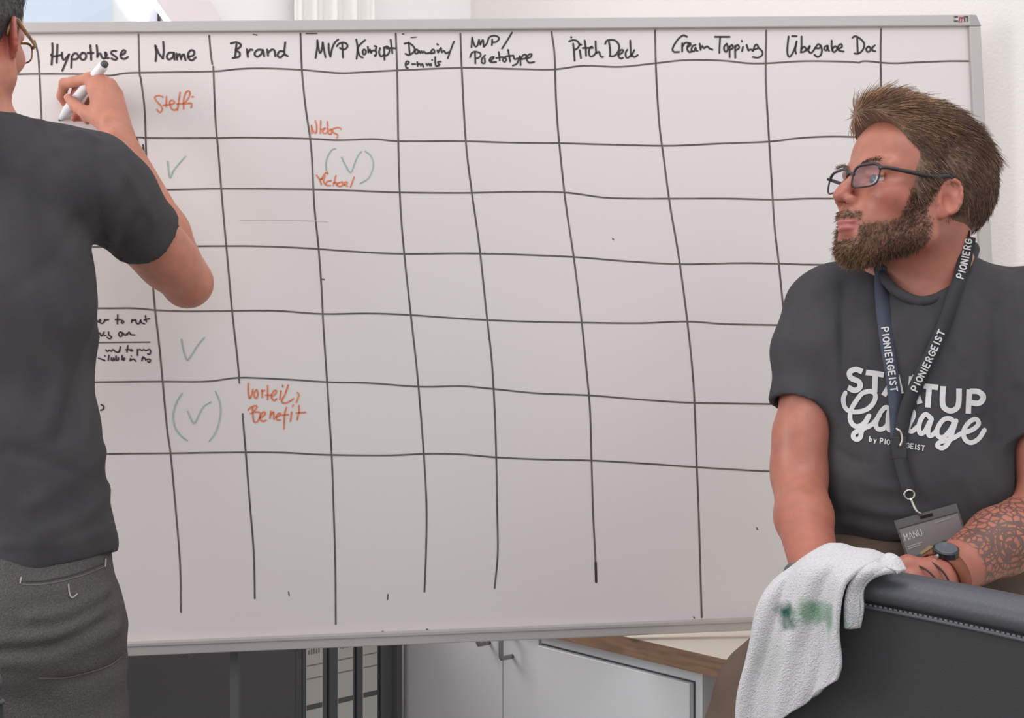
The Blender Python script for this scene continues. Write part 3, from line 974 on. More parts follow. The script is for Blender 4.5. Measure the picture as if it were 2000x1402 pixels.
# ================================================================== black binder shelf
C0 = np.array([-0.267, 2.977])
Sh = lambda px, py, off=0.0: on_plane(px, py, (*C0, 0), (*N2, 0), off)
sal = lambda px: float(np.dot(Sh(px, 1330)[:2] - C0, D2))
s_a, s_b, s_c, s_d = sal(215), sal(459), sal(592), sal(787)
sh = empty('black_cupboard', (*(C0 + D2 * (s_a + s_d) / 2 - D1 * .2), 0), 'black office cupboard with plain doors and an open binder bay under the whiteboard', 'cupboard')
bk = -D1
z_sh, z_st = 0.36, 0.80
mk('side_panel', *obox(C0, D2, bk, s_c - .02, s_c - .004, 0.0, 0.40, 0.0, z_st), M_black, sh)
mk('side_panel', *obox(C0, D2, bk, s_a - .02, s_a, 0.0, 0.40, 0.0, z_st), M_black, sh)
mk('side_panel', *obox(C0, D2, bk, s_d - .018, s_d - .002, 0.0, 0.40, 0.0, z_st), M_black, sh)
mk('back_panel', *obox(C0, D2, bk, s_a, s_d - .002, 0.385, 0.40, 0.0, z_st), M_black, sh)
mk('shelf', *obox(C0, D2, bk, s_c - .004, s_d - .018, 0.01, 0.385, z_sh - .02, z_sh), M_black, sh)
mk('top_board', *obox(C0, D2, bk, s_a - .02, s_d - .002, -0.002, 0.40, z_st, z_st + .02), M_black, sh)
for l0, l1 in ((s_a + .002, s_b - .0015), (s_b + .0015, s_c - .022)):
    bevel(mk('door', *obox(C0, D2, bk, l0, l1, -0.004, 0.014, 0.04, z_st - .004), M_black, sh), .002)

GRP = 'black ring binders in the cupboard bay'
BIN = [(596, 649, 605, 637, 'black ring binder with white spine label next to the plain cupboard door'),
       (651, 703, 667, 697, 'black ring binder with white spine label between two other labelled binders'),
       (705, 750, 716, 744, 'black ring binder with white spine label next to the unlabelled binder'),
       (752, 778, None, None, 'black ring binder without spine label beside the white cabinet')]
for i, (p0, p1, q0, q1, lb) in enumerate(BIN):
    l0, l1 = sal(p0), sal(p1)
    bi = empty('ring_binder', (*(C0 + D2 * (l0 + l1) / 2 + bk * .16), z_sh), lb, 'binder', GRP)
    bevel(mk('cover', *obox(C0, D2, bk, l0 + .001, l1 - .001, 0.016, 0.30, z_sh, z_sh + .32), M_binder, bi), .006, 3)
    if q0:
        m0, m1 = sal(q0), sal(q1)
        lab = mk('spine_label', *obox(C0, D2, bk, m0, m1, 0.0148, 0.0162, z_sh + .03, z_sh + .30), M_label, bi)
        rows = [(.105, .012, M_printd), (.175, .003, M_print), (.205, .003, M_print), (.232, .014, M_print), (.262, .010, M_print)]
        rows = rows[:5 - (i == 1)] if i else rows
        for zz, hh, mm in rows:
            if hh > .009 and mm is M_print:
                n = 5
                for kk in range(n):
                    c0_ = m0 + (m1 - m0) * (.12 + .76 * kk / n)
                    c1_ = c0_ + (m1 - m0) * .76 / n * .62
                    mk('printed_word', *obox(C0, D2, bk, c0_, c1_, 0.0144, 0.0149, z_sh + zz - .001 * (kk % 2), z_sh + zz + hh * (.7 + .3 * ((kk * 7 + i) % 3) / 2)), mm, lab)
            else:
                mk('printed_bar', *obox(C0, D2, bk, m0 + .001, m1 - .001, 0.0144, 0.0149, z_sh + zz, z_sh + zz + hh), mm, lab)
# ================================================================== people: materials
def skin_mat(name, rgb, tattoo=None):
    m = mat(name, rgb, 0.44, 0.5, sss=0.12, bump=0.06, bscale=220)
    nt = m.node_tree
    b = nt.nodes['Principled BSDF']
    at = nt.nodes.new('ShaderNodeAttribute'); at.attribute_name = 'tint'
    nz = nt.nodes.new('ShaderNodeTexNoise'); nz.inputs['Scale'].default_value = 45; nz.inputs['Detail'].default_value = 4
    mr = nt.nodes.new('ShaderNodeMapRange')
    mr.inputs[1].default_value, mr.inputs[2].default_value, mr.inputs[3].default_value, mr.inputs[4].default_value = .3, .7, .9, 1.1
    mu = nt.nodes.new('ShaderNodeVectorMath'); mu.operation = 'SCALE'
    tc = nt.nodes['Texture Coordinate']
    nt.links.new(tc.outputs['Object'], nz.inputs['Vector'])
    nt.links.new(nz.outputs['Fac'], mr.inputs[0])
    nt.links.new(at.outputs['Color'], mu.inputs[0])
    nt.links.new(mr.outputs[0], mu.inputs['Scale'])
    out = mu.outputs[0]
    if tattoo:
        centres, loc = tattoo
        ta = nt.nodes.new('ShaderNodeAttribute'); ta.attribute_name = 'tattoo'
        val = None
        for c, fr, ph in centres:
            ds = nt.nodes.new('ShaderNodeVectorMath'); ds.operation = 'DISTANCE'
            ds.inputs[1].default_value = tuple(np.asarray(c) - loc)
            nt.links.new(tc.outputs['Object'], ds.inputs[0])
            s1 = nt.nodes.new('ShaderNodeMath'); s1.operation = 'MULTIPLY_ADD'
            s1.inputs[1].default_value, s1.inputs[2].default_value = fr, ph
            nt.links.new(ds.outputs['Value'], s1.inputs[0])
            s2 = nt.nodes.new('ShaderNodeMath'); s2.operation = 'SINE'
            nt.links.new(s1.outputs[0], s2.inputs[0])
            # rings only near their own centre
            fd = nt.nodes.new('ShaderNodeMapRange')
            fd.inputs[1].default_value, fd.inputs[2].default_value, fd.inputs[3].default_value, fd.inputs[4].default_value = .040, .046, 1, -1
            nt.links.new(ds.outputs['Value'], fd.inputs[0])
            mi = nt.nodes.new('ShaderNodeMath'); mi.operation = 'MINIMUM'
            nt.links.new(s2.outputs[0], mi.inputs[0]); nt.links.new(fd.outputs[0], mi.inputs[1])
            if val is None:
                val = mi.outputs[0]
            else:
                mxm = nt.nodes.new('ShaderNodeMath'); mxm.operation = 'MAXIMUM'
                nt.links.new(val, mxm.inputs[0]); nt.links.new(mi.outputs[0], mxm.inputs[1])
                val = mxm.outputs[0]
        vo = nt.nodes.new('ShaderNodeTexVoronoi'); vo.feature = 'DISTANCE_TO_EDGE'; vo.inputs['Scale'].default_value = 95
        nt.links.new(tc.outputs['Object'], vo.inputs['Vector'])
        vr = nt.nodes.new('ShaderNodeMapRange')
        vr.inputs[1].default_value, vr.inputs[2].default_value, vr.inputs[3].default_value, vr.inputs[4].default_value = .06, .16, .75, -.4
        nt.links.new(vo.outputs['Distance'], vr.inputs[0])
        mm = nt.nodes.new('ShaderNodeMath'); mm.operation = 'MAXIMUM'
        nt.links.new(val, mm.inputs[0]); nt.links.new(vr.outputs[0], mm.inputs[1])
        th = nt.nodes.new('ShaderNodeMapRange')
        th.inputs[1].default_value, th.inputs[2].default_value = 0.0, 0.5
        nt.links.new(mm.outputs[0], th.inputs[0])
        fm = nt.nodes.new('ShaderNodeMath'); fm.operation = 'MULTIPLY'
        nt.links.new(th.outputs[0], fm.inputs[0]); nt.links.new(ta.outputs['Fac'], fm.inputs[1])
        f2 = nt.nodes.new('ShaderNodeMath'); f2.operation = 'MULTIPLY'; f2.inputs[1].default_value = 0.78
        nt.links.new(fm.outputs[0], f2.inputs[0])
        mx = nt.nodes.new('ShaderNodeMix'); mx.data_type = 'RGBA'
        nt.links.new(f2.outputs[0], mx.inputs['Factor'])
        nt.links.new(out, mx.inputs['A'])
        mx.inputs['B'].default_value = lin((74, 66, 62))
        out = mx.outputs['Result']
    nt.links.new(out, b.inputs['Base Color'])
    return m


def cloth_mat(name, rgb, rgb2, wscale=900, bump=0.15):
    return mat(name, rgb, 0.85, 0.2, rgb2=rgb2, vscale=14, bump=bump, bscale=wscale)


M_tee = cloth_mat('black_cotton', (72, 70, 72), (65, 63, 65), 700)
M_tee2 = cloth_mat('black_cotton_worn', (74, 71, 73), (66, 64, 66), 700)
M_trs = cloth_mat('brown_cotton', (98, 82, 72), (88, 73, 64), 500)
M_jean = mat('grey_denim', (100, 95, 94), 0.9, 0.15, rgb2=(84, 79, 78), vscale=420, bump=0.5, bscale=420)
M_thread = mat('seam_thread', (120, 110, 104), 0.9, 0.1)
M_print_w = mat('shirt_print', (208, 205, 206), 0.8, 0.2, var=0.04, vscale=90)
M_hair = mat('brown_hair', (98, 73, 60), 0.5, 0.5, rgb2=(120, 91, 74), vscale=60)
M_hair_lt = mat('sunbleached_hair', (186, 144, 110), 0.5, 0.5, rgb2=(120, 92, 72), vscale=30)
M_beard = mat('beard_hair', (90, 66, 54), 0.6, 0.4, rgb2=(116, 86, 68), vscale=24)
M_beard_lt = mat('beard_hair_ginger', (156, 122, 92), 0.6, 0.4, rgb2=(120, 92, 70), vscale=30)
M_hair2 = mat('dark_hair', (70, 66, 64), 0.5, 0.5, rgb2=(52, 49, 48), vscale=30)
M_shoe = mat('dark_shoe', (60, 56, 54), 0.6, 0.3)
M_eyew = mat('eye_white', (205, 195, 190), 0.25, 0.5)
M_iris = mat('iris_grey', (70, 80, 88), 0.2, 0.5)
M_blackpl = mat('black_acetate', (42, 38, 42), 0.3, 0.5)
M_tort = mat('tortoise_acetate', (60, 46, 36), 0.3, 0.5, rgb2=(190, 140, 70), vscale=70)
M_lens = bpy.data.materials.new('spectacle_lens')
M_lens.use_nodes = True
nt = M_lens.node_tree
nt.nodes.remove(nt.nodes['Principled BSDF'])
tr, gl, ms = nt.nodes.new('ShaderNodeBsdfTransparent'), nt.nodes.new('ShaderNodeBsdfGlossy'), nt.nodes.new('ShaderNodeMixShader')
tr.inputs['Color'].default_value = (0.95, 0.94, 0.98, 1)
gl.inputs['Roughness'].default_value = 0.03
gl.inputs['Color'].default_value = (0.9, 0.88, 1.0, 1)
ms.inputs[0].default_value = 0.10
nt.links.new(tr.outputs[0], ms.inputs[1]); nt.links.new(gl.outputs[0], ms.inputs[2])
nt.links.new(ms.outputs[0], nt.nodes['Material Output'].inputs['Surface'])


class Frame:
    """local frame: x forward, y to the person's left, z up"""
    def __init__(s, o, fwd, up, sc=1.0):
        s.o = np.asarray(o, float)
        s.F = unit(fwd)
        L = unit(np.cross(up, s.F))
        s.L = L
        s.U = np.cross(s.F, L)
        s.R = np.stack([s.F, s.L, s.U], 1)
        s.s = sc

    def __call__(s, x, y, z):
        return s.o + s.s * (s.R @ np.array([x, y, z]))

    def inv(s, p):
        return ((p - s.o) @ s.R) / s.s


def head_ops(H, beard=0.0):
    s = H.s
    E = lambda c, r, R=None: ell(H(*c), np.array(r) * s, H.R if R is None else H.R @ R)
    C = lambda a, b, ra, rb=None: rc(H(*a), H(*b), ra * s, (ra if rb is None else rb) * s)
    ops = [
        ('u', E((-.020, 0, .052), (.102, .075, .084)), .02),
        ('u', E((.040, 0, .060), (.052, .062, .056)), .03),
        ('u', E((.042, 0, -.012), (.046, .060, .066)), .03),
        ('u', E((.062, 0, -.055), (.030, .036, .040)), .03),
    ]
    for sg in (-1, 1):
        ops += [
            ('u', C((.004, sg * .055, -.050), (.060, sg * .020, -.085), .017, .015), .025),
            ('u', C((.002, sg * .058, .0), (.004, sg * .055, -.050), .016), .025),
            ('u', E((.058, sg * .045, -.010), (.026, .018, .016)), .02),
            ('u', C((.088, sg * .012, .031), (.076, sg * .048, .030), .009, .008), .014),
        ]
    ops += [('u', E((.072, 0, -.084), (.017, .021, .016)), .02)]
    for sg in (-1, 1):
        ops += [('s', E((.098, sg * .033, .011), (.020, .017, .012)), .012)]
    ops += [
        ('u', C((.090, 0, .024), (.108, 0, -.010), .0065, .0085), .012),
        ('u', C((.108, 0, -.010), (.113, 0, -.019), .0095, .0098), .006),
        ('u', E((.100, .0125, -.023), (.011, .0065, .0075)), .006),
        ('u', E((.100, -.0125, -.023), (.011, .0065, .0075)), .006),
        ('u', E((.088, 0, -.038), (.012, .022, .014)), .012),
        ('u', E((.0945, 0, -.0535), (.0075, .021, .0042)), .004),
        ('u', E((.0925, 0, -.0625), (.0075, .018, .0045)), .004),
        ('s', C((.106, -.018, -.0590), (.106, .018, -.0590), .0028), .004),
        ('s', E((.093, 0, -.077), (.010, .020, .006)), .010),
    ]
    for sg in (-1, 1):
        ops += [('s', E((.104, sg * .006, -.0315), (.005, .0035, .003)), .003)]
        # eyelids
        ops += [('u', C((.086, sg * .020, .018), (.083, sg * .046, .015), .0042, .0036), .004),
                ('u', C((.085, sg * .020, .003), (.082, sg * .045, .004), .0036, .0032), .005)]
        # ear
        a = math.radians(24)
        e1 = np.array([-math.cos(a), sg * math.sin(a), 0])
        e3 = unit(np.array([-.16, 0, .985]))
        e3 = unit(e3 - e1 * (e3 @ e1))
        e2 = np.cross(e3, e1)
        R = np.stack([e1, e2, e3], 1)
        c0 = np.array([-.010, sg * .0790, .004])
        ops += [('u', E(tuple(c0), (.0155, .0052, .0255), R), .005)]
        ring = []
        for t in np.linspace(-65, 235, 13):
            t = math.radians(t)
            ring.append(c0 + e1 * (.0147 * math.cos(t)) + e3 * (.0252 * math.sin(t) + .002) + np.array([0, sg * .0035, 0]))
        for i in range(len(ring) - 1):
            ops += [('u', C(tuple(ring[i]), tuple(ring[i + 1]), .0036), .003)]
        ops += [('u', E(tuple(c0 + e3 * -.0235 - e1 * .004), (.0075, .0045, .008), R), .004)]
        ops += [('s', E(tuple(c0 - e1 * .003 - e3 * .004 + np.array([0, sg * .006, 0])), (.0075, .006, .0115), R), .004)]
        ops += [('s', E(tuple(c0 + e1 * .003 + e3 * .014 + np.array([0, sg * .006, 0])), (.008, .004, .008), R), .004)]
        ops += [('u', E(tuple(c0 - e1 * .013 - e3 * .004), (.004, .005, .007), R), .003)]
    return ops


def paint(o, name, cols):
    at = o.data.color_attributes.new(name, 'FLOAT_COLOR', 'POINT')
    c = np.ones((len(cols), 4), np.float32)
    c[:, :3] = cols
    at.data.foreach_set('color', c.ravel())


def paintf(o, name, v):
    at = o.data.attributes.new(name, 'FLOAT', 'POINT')
    at.data.foreach_set('value', np.asarray(v, np.float32))


def sstep(x, a, b):
    t = np.clip((x - a) / (b - a), 0, 1)
    return t * t * (3 - 2 * t)


def glasses(name, H, m, label, lens_w=.0265, lens_h=.0165, ear_z=.030):
    g = empty(name, H(.1, 0, .01), label, 'glasses')
    s = H.s
    for sg in (-1, 1):
        pts = []
        for t in np.linspace(0, 2 * math.pi, 40, endpoint=False):
            ct, st = math.cos(t), math.sin(t)
            x = abs(ct) ** .55 * math.copysign(1, ct)
            z = abs(st) ** .6 * math.copysign(1, st)
            y = sg * .034 + x * lens_w
            pts.append(H(.1035 - 1.9 * y * y - .04 * abs(z * lens_h) * (z < 0), y, .010 + z * lens_h))
        pts = np.array(pts)
        up = np.array([np.linspace(0, 2 * math.pi, 40, endpoint=False)])[0]
        r = np.where(np.sin(up) > 0.2, .0021, .0013) * s
        rim = mk('rim', *tube(pts, r, 8, closed=True), m, g, smooth=True)
        c = pts.mean(0)
        mk('lens', np.vstack([pts, c]), [(i, (i + 1) % 40, 40) for i in range(40)], M_lens, rim, smooth=True)
        y1 = sg * (.034 + lens_w)
        tp = [H(.1035 - 1.9 * y1 * y1 + .003, y1, .018), H(.092, sg * .0665, .020), H(.06, sg * .0735, .0225), H(.02, sg * .0795, .027), H(-.004, sg * .081, ear_z + .004), H(-.020, sg * .079, ear_z - .010), H(-.026, sg * .077, ear_z - .026)]
        tp = smooth_path(np.array(tp), .006)
        v, f = tube(tp, np.interp(np.linspace(0, 1, len(tp)), [0, .3, .75, 1], [.0024, .0030, .0036, .002]) * s, 8)
        mk('temple', v, f, m, g, smooth=True)
    br = smooth_path(np.array([H(.1025, -.009, .014), H(.1045, 0, .0175), H(.1025, .009, .014)]), .003)
    mk('bridge', *tube(br, .0021 * s, 8), m, g, smooth=True)
    return g


# ================================================================== seated man
ALPHA = math.radians(20)
hf = np.array([-math.cos(ALPHA), -math.sin(ALPHA), 0.25])
HS = Frame((0.577, 1.80, 1.495), hf, (0.02, 0, 1), 1.0)
BODY_S = np.array([0.62, 1.90, 0.0])

neck0 = np.array([.628, 1.868, 1.365])
neck1 = HS(-.022, 0, -.02)
shR = P(1592, 606, 1.90)
shL = P(2040, 618, 1.82)
elR = P(1560, 930, 1.83)
wrR = P(1600, 1150, 1.63)
elL = P(2050, 1000, 1.75)
wrL = P(1826, 1134, 1.60)
Tf = unit([-math.sin(math.radians(14)), -math.cos(math.radians(14)), 0])   # chest direction
Tl = unit([-Tf[1], Tf[0], 0])                                             # to his left
TR = np.stack([Tf, Tl, [0, 0, 1]], 1)
chest = np.array([.617, 1.865, 1.235])
belly = np.array([.608, 1.862, 1.06])
pelv = np.array([.618, 1.93, .90])


def hand_ops(W, f, s, n, curl, sc=1.0, right=True):
    """hand at wrist W: f to the fingers, s to the thumb side, n out of the back of the hand"""
    f, s, n = unit(f), unit(s), unit(n)
    ops = []
    kn = {'i': .026, 'm': .007, 'r': -.012, 'p': -.030}
    ln = {'i': (.044, .026, .021), 'm': (.048, .030, .022), 'r': (.045, .028, .022), 'p': (.035, .020, .019)}
    for q, off in kn.items():
        K = W + sc * (f * (.088 - abs(off - .007) * .25) + s * off)
        ops.append(('u', rc(W + sc * s * off * .55, K, .016 * sc, .0115 * sc), .012))
        p, ang = K, 0.0
        r = [.0100, .0090, .0082, .0070]
        for j, L in enumerate(ln[q]):
            ang += curl[q][j]
            d = f * math.cos(ang) - n * math.sin(ang)
            p2 = p + d * L * sc
            k = .9 if q == 'p' else 1
            ops.append(('u', rc(p, p2, r[j] * sc * k, r[j + 1] * sc * k), .004))
            p = p2
    t0 = W + sc * (f * .018 + s * .020)
    t1 = W + sc * (f * .050 + s * .042 - n * .015)
    t2 = t1 + sc * (f * .030 + s * .006 - n * .010)
    t3 = t2 + sc * (f * .024 - s * .006 - n * .008)
    ops += [('u', rc(t0, t1, .015 * sc, .0125 * sc), .012), ('u', rc(t1, t2, .0115 * sc, .0098 * sc), .004), ('u', rc(t2, t3, .0098 * sc, .008 * sc), .003)]
    return ops


clasp = {q: (.5, .9, .5) for q in 'imrp'}
ops = head_ops(HS)
ops += [
    ('u', rc(neck0, neck1, .064, .056), .03),
    ('u', rc(HS(-.05, 0, -.02), neck0 + Tf * -.02, .052, .062), .03),
    ('u', rc(neck0 + np.array([0, 0, -.03]), shR + np.array([.03, 0, .02]), .06, .042), .05),
    ('u', rc(neck0 + np.array([0, 0, -.03]), shL + np.array([-.035, 0, -.008]), .056, .036), .05),
    ('u', ell(chest, (.098, .150, .19), TR), .05),
    ('u', ell(belly, (.100, .135, .16), TR), .05),
    ('u', ell(pelv, (.105, .145, .12), TR), .05),
    ('u', rc(shR, elR + np.array([0, 0, .03]), .043, .036), .03),
    ('u', rc(P(1560, 850, 1.84), P(1562, 930, 1.83), .0365, .037), .02),
    ('u', rc(elR, P(1570, 1010, 1.76), .038, .0395), .02),
    ('u', rc(P(1570, 1010, 1.76), wrR, .0395, .030), .015),
    ('u', rc(shL, elL, .046, .041), .03),
    ('u', rc(elL, elL * .55 + wrL * .45, .044, .045), .02),
    ('u', rc(elL * .55 + wrL * .45, wrL, .045, .029), .015),
]
ops += hand_ops(wrR, P(1690, 1215, 1.58) - wrR, np.array([-.1, -.3, .9]), np.array([-.3, -.9, -.2]), clasp)
ops += hand_ops(wrL, P(1748, 1176, 1.57) - wrL, np.array([.1, -.2, .95]), np.array([.1, -.95, .1]), clasp)
V, Q = polygonize(ops, (.28, 1.42, .70), (.98, 2.06, 1.68), .0021)
N = vnormals(V, Q)
tat_c = [(P(1925, 1040, 1.60), 640, 0.0), (P(1990, 1065, 1.62), 700, 1.0), (P(1880, 1105, 1.57), 760, 2.0)]
M_skin1 = skin_mat('skin_light_warm', (186, 124, 104), (tat_c, BODY_S))
man1 = mk('person', V, Q, M_skin1, base=BODY_S, smooth=True, cat='person',
          label='bearded man in black printed T-shirt and glasses perched on the worktop edge')
# own colours of the skin: lips, flushed cheeks and nose, beard shadow
q = HS.inv(V)
base = np.array(lin((172, 108, 90))[:3])
red = np.array(lin((162, 84, 70))[:3])
lip = np.array(lin((172, 98, 96))[:3])
stub = np.array(lin((120, 92, 76))[:3])
col = np.tile(base, (len(V), 1))
mixc = lambda c, w: col * (1 - w[:, None]) + c * w[:, None]
hd = sstep(q[:, 2], -.14, -.11) * (np.linalg.norm(q, axis=1) < .2)
w = np.exp(-((q[:, 0] - .115) ** 2 + q[:, 1] ** 2 + (q[:, 2] + .015) ** 2) / .015 ** 2) * .7
w += np.exp(-((q[:, 0] - .06) ** 2 + (np.abs(q[:, 1]) - .055) ** 2 + (q[:, 2] + .012) ** 2) / .025 ** 2) * .55
w += np.exp(-((q[:, 0] + .01) ** 2 + (np.abs(q[:, 1]) - .085) ** 2 + (q[:, 2]) ** 2) / .03 ** 2) * .6
col = mixc(red, np.clip(w, 0, 1) * hd)
arm = sstep(1.12 - V[:, 2], 0, .15) * .35
col = mixc(red, arm)
lipw = np.exp(-(((q[:, 2] + .0580) / .0080) ** 4)) * (q[:, 0] > .086) * (np.abs(q[:, 1]) < .023) * hd
col = mixc(lip, lipw)


def beard_w(q):
    """where the beard grows, in head coordinates"""
    x, y, z = q[:, 0], np.abs(q[:, 1]), q[:, 2]
    side = np.maximum(sstep(-.030 - (x - .03) * .35 - z, -.004, .010) * sstep(x, -.002, .012),
                      sstep(x, .010, .018) * sstep(.050 - x, 0, .010) * sstep(.012 - z, 0, .01))
    low = sstep(z, -.118, -.106)
    cheek = sstep(y, .018, .030)
    chin = sstep(-.070 - z, 0, .010) * sstep(x, .02, .04)
    mou = np.exp(-(((z + .043) / .0065) ** 4)) * (x > .078) * sstep(.030 - y, 0, .006) * sstep(.108 - x, 0, .004)
    jaw = side * cheek
    w = np.maximum(np.maximum(jaw, chin), mou) * low
    under = sstep(z + .112 - np.clip(.05 - x, 0, 1) * .60, -.004, .006)
    w = w * under
    lips = (np.abs(z + .0585) < .0095) & (y < .024) & (x > .085)
    return np.where(lips, 0, w)


bw = beard_w(q) * hd
col = mixc(stub, bw * .55)
paint(man1, 'tint', col)
ax = wrL - elL
tt = ((V - elL) @ ax) / (ax @ ax)
dist = np.linalg.norm(V - elL - tt[:, None] * ax, axis=1)
paintf(man1, 'tattoo', sstep(tt, .20, .28) * sstep(.80 - tt, 0, .03) * (dist < .06) * (tt > 0))

# eyes
for sg in (-1, 1):
    pts = []
    c = HS(.0775, sg * .0325, .0105)
    r = .0118 * HS.s
    bmv, bmf = [], []
    gz = unit(HS.F + np.array([0, 0, .02]))
    ux = unit(np.cross(gz, [0, 0, 1])); uz = np.cross(ux, gz)
    n1, n2 = 16, 14
    for i in range(n2 + 1):
        th = math.pi * i / n2
        for k in range(n1):
            ph = 2 * math.pi * k / n1
            bmv.append(c + r * (math.cos(th) * gz + math.sin(th) * (math.cos(ph) * ux + math.sin(ph) * uz)))
    for i in range(n2):
        for k in range(n1):
            bmf.append((i * n1 + k, i * n1 + (k + 1) % n1, (i + 1) * n1 + (k + 1) % n1, (i + 1) * n1 + k))
    eo = mk('eye', bmv, bmf, M_eyew, man1, smooth=True)
    eo.data.materials.append(M_iris)
    for p in eo.data.polygons:
        if p.index // n1 < 3:
            p.material_index = 1

# beard and eyebrows
idx = np.nonzero(bw > .35)[0]
pick = rng.choice(idx, 9000, p=bw[idx] / bw[idx].sum())
root = V[pick] + rng.normal(0, .0006, (9000, 3))
ql = q[pick]
nn = N[pick]
down = np.tile(-HS.U, (9000, 1)) * 0.9 + HS.F * .1
down += np.where((ql[:, 2] > -.052)[:, None] & (np.abs(ql[:, 1]) < .03)[:, None], HS.L * np.sign(ql[:, 1:2]) * .5, 0)
ln = (.0062 + .0 * sstep(-ql[:, 2], .06, .105) * sstep(ql[:, 0], .0, .05)) * (.6 + .7 * rng.random(9000)) * (.55 + .45 * bw[pick])
ln = np.where((ql[:, 2] > -.05) & (ql[:, 0] > .078), ln * .68, ln)
ts = np.linspace(0, 1, 4)
dirs = nn * .70 + down * .45 + rng.normal(0, .32, (9000, 3))
pa = np.stack([root - nn * .001 + dirs * (ln * t)[:, None] + down * (ln * t * t * .35)[:, None] for t in ts], 1)
frontb = (ql[:, 0] > .060) & (rng.random(9000) < .6)
be = mk('beard', *strands(pa[~frontb], .00042, .4), M_beard, man1, kind='stuff', label='short brown full beard')
mk('light_beard_hairs', *strands(pa[frontb], .00042, .4), M_beard_lt, be, kind='stuff')
for sg in (-1, 1):
    k = 120
    t = rng.random(k)
    y = sg * (.014 + .036 * t)
    z = .0290 + .005 * np.sin(t * 2.4) + rng.normal(0, .0012, k)
    x = .1005 - 2.6 * y * y - .000
    r0 = np.array([HS(a, b, c) for a, b, c in zip(x, y, z)])
    dv = HS.L * sg * .9 + HS.U * .25 + HS.F * .05
    pa = np.stack([r0 + (dv + rng.normal(0, .2, (k, 3))) * (.009 * s_) for s_ in np.linspace(0, 1, 3)], 1)
    mk('eyebrow', *strands(pa, .00030, .4), M_hair, man1, kind='stuff')

# hair: a shaped mass plus combed strands
Eh = lambda c, r: ell(HS(*c), np.array(r) * HS.s, HS.R)
hops = [
    ('u', Eh((-.021, 0, .050), (.107, .0830, .091)), .02),
    ('u', Eh((.012, 0, .097), (.090, .070, .052)), .03),
    ('u', Eh((.060, -.004, .119), (.044, .055, .025)), .02),
    ('u', Eh((-.040, 0, .042), (.086, .078, .088)), .02),
    ('u', rc(HS(.026, .066, .03), HS(.028, .066, .0), .012, .007), .01),
    ('u', rc(HS(.026, -.066, .03), HS(.028, -.066, .0), .012, .007), .01),
    ('s', Eh((.112, 0, .030), (.080, .105, .076)), .008),
    ('s', Eh((.105, 0, -.055), (.083, .12, .09)), .008),
    ('s', Eh((.0, 0, -.075), (.05, .12, .062)), .008),
    ('s', Eh((-.006, .10, -.006), (.024, .05, .034)), .006),
    ('s', Eh((-.006, -.10, -.006), (.024, .05, .034)), .006),
    ('s', half(HS(-.06, 0, -.060), HS.U + HS.F * .25), .008),
    ripple(.0010, 120, 5),
]
Vh, Qh = polygonize(hops, HS.o - .17, HS.o + np.array([.19, .17, .22]), .0026)
hairo = mk('hair', Vh, Qh, M_hair, man1, smooth=True, label='short brown hair swept back from the forehead with a side quiff')
Nh = vnormals(Vh, Qh)
qh = HS.inv(Vh)
cand = np.nonzero((Nh @ HS.U > -.5) & (field(head_ops(HS)[:4], Vh.astype(np.float32)) > .0003))[0]
n_st = 16000
pk = rng.choice(cand, n_st)
r0, n0, q0_ = Vh[pk], Nh[pk], qh[pk]
# combing direction in head coordinates
fx = -1.0 + .6 * sstep(-q0_[:, 0], .03, .10)
fz = .15 - .35 * sstep(.09 - q0_[:, 0], 0, .05) - .9 * sstep(-q0_[:, 0], .0, .10) - .6 * sstep(.08 - q0_[:, 2], 0, .06)
fy = .25 * sstep(q0_[:, 0], .0, .05)
fl = np.stack([fx, fy, fz], 1) @ HS.R.T
fl = fl - n0 * np.einsum('ij,ij->i', fl, n0)[:, None]
fl /= np.linalg.norm(fl, axis=1)[:, None] + 1e-9
fl += rng.normal(0, .13, fl.shape)
topw = sstep(q0_[:, 2], .07, .12)
ln = (.012 + .018 * topw) * (.6 + .7 * rng.random(n_st))
lift = .16 + .10 * topw * rng.random(n_st)
pa = np.stack([r0 - n0 * .001 + fl * (ln * t)[:, None] + n0 * (.0004 + .0022 * t + ln * (lift * t - .18 * t * t))[:, None] for t in np.linspace(0, 1, 5)], 1)
# denser short hair along the temples
ck = cand[(qh[cand, 0] > .012) & (np.abs(qh[cand, 1]) > .040) & (qh[cand, 2] < .10)]
p2 = rng.choice(ck, 3000)
f2_ = (np.array([-.75, 0, -.65]) @ HS.R.T) + rng.normal(0, .18, (3000, 3))
l2_ = .012 * (.6 + .7 * rng.random(3000))
sd_ = HS.L * np.sign(qh[p2, 1])[:, None]
pa = np.concatenate([pa, np.stack([Vh[p2] + sd_ * (.0006 + .0022 * t) + f2_ * (l2_ * t)[:, None] for t in np.linspace(0, 1, 5)], 1)])
q0_ = np.concatenate([q0_, qh[p2]]); n_st = len(pa)
light = rng.random(n_st) < (.16 + .5 * sstep(q0_[:, 0], .0, .05) * sstep(q0_[:, 2], .07, .1) + .15 * sstep(-q0_[:, 0], .06, .1))
mk('hair_strands', *strands(pa[~light], .00048, .35), M_hair, hairo, kind='stuff')
mk('hair_strands', *strands(pa[light], .00050, .35), M_hair_lt, hairo, kind='stuff')

glasses('eyeglasses', HS, M_blackpl, 'black rectangular eyeglasses worn by the bearded man')


# ------------------------------------------------------------------ T-shirt of the seated man
def sleeve(a, b, ra, rb):
    d = unit(np.asarray(b) - np.asarray(a))
    return cut(rc(a, np.asarray(b) + d * .03, ra, rb), half(b, d))


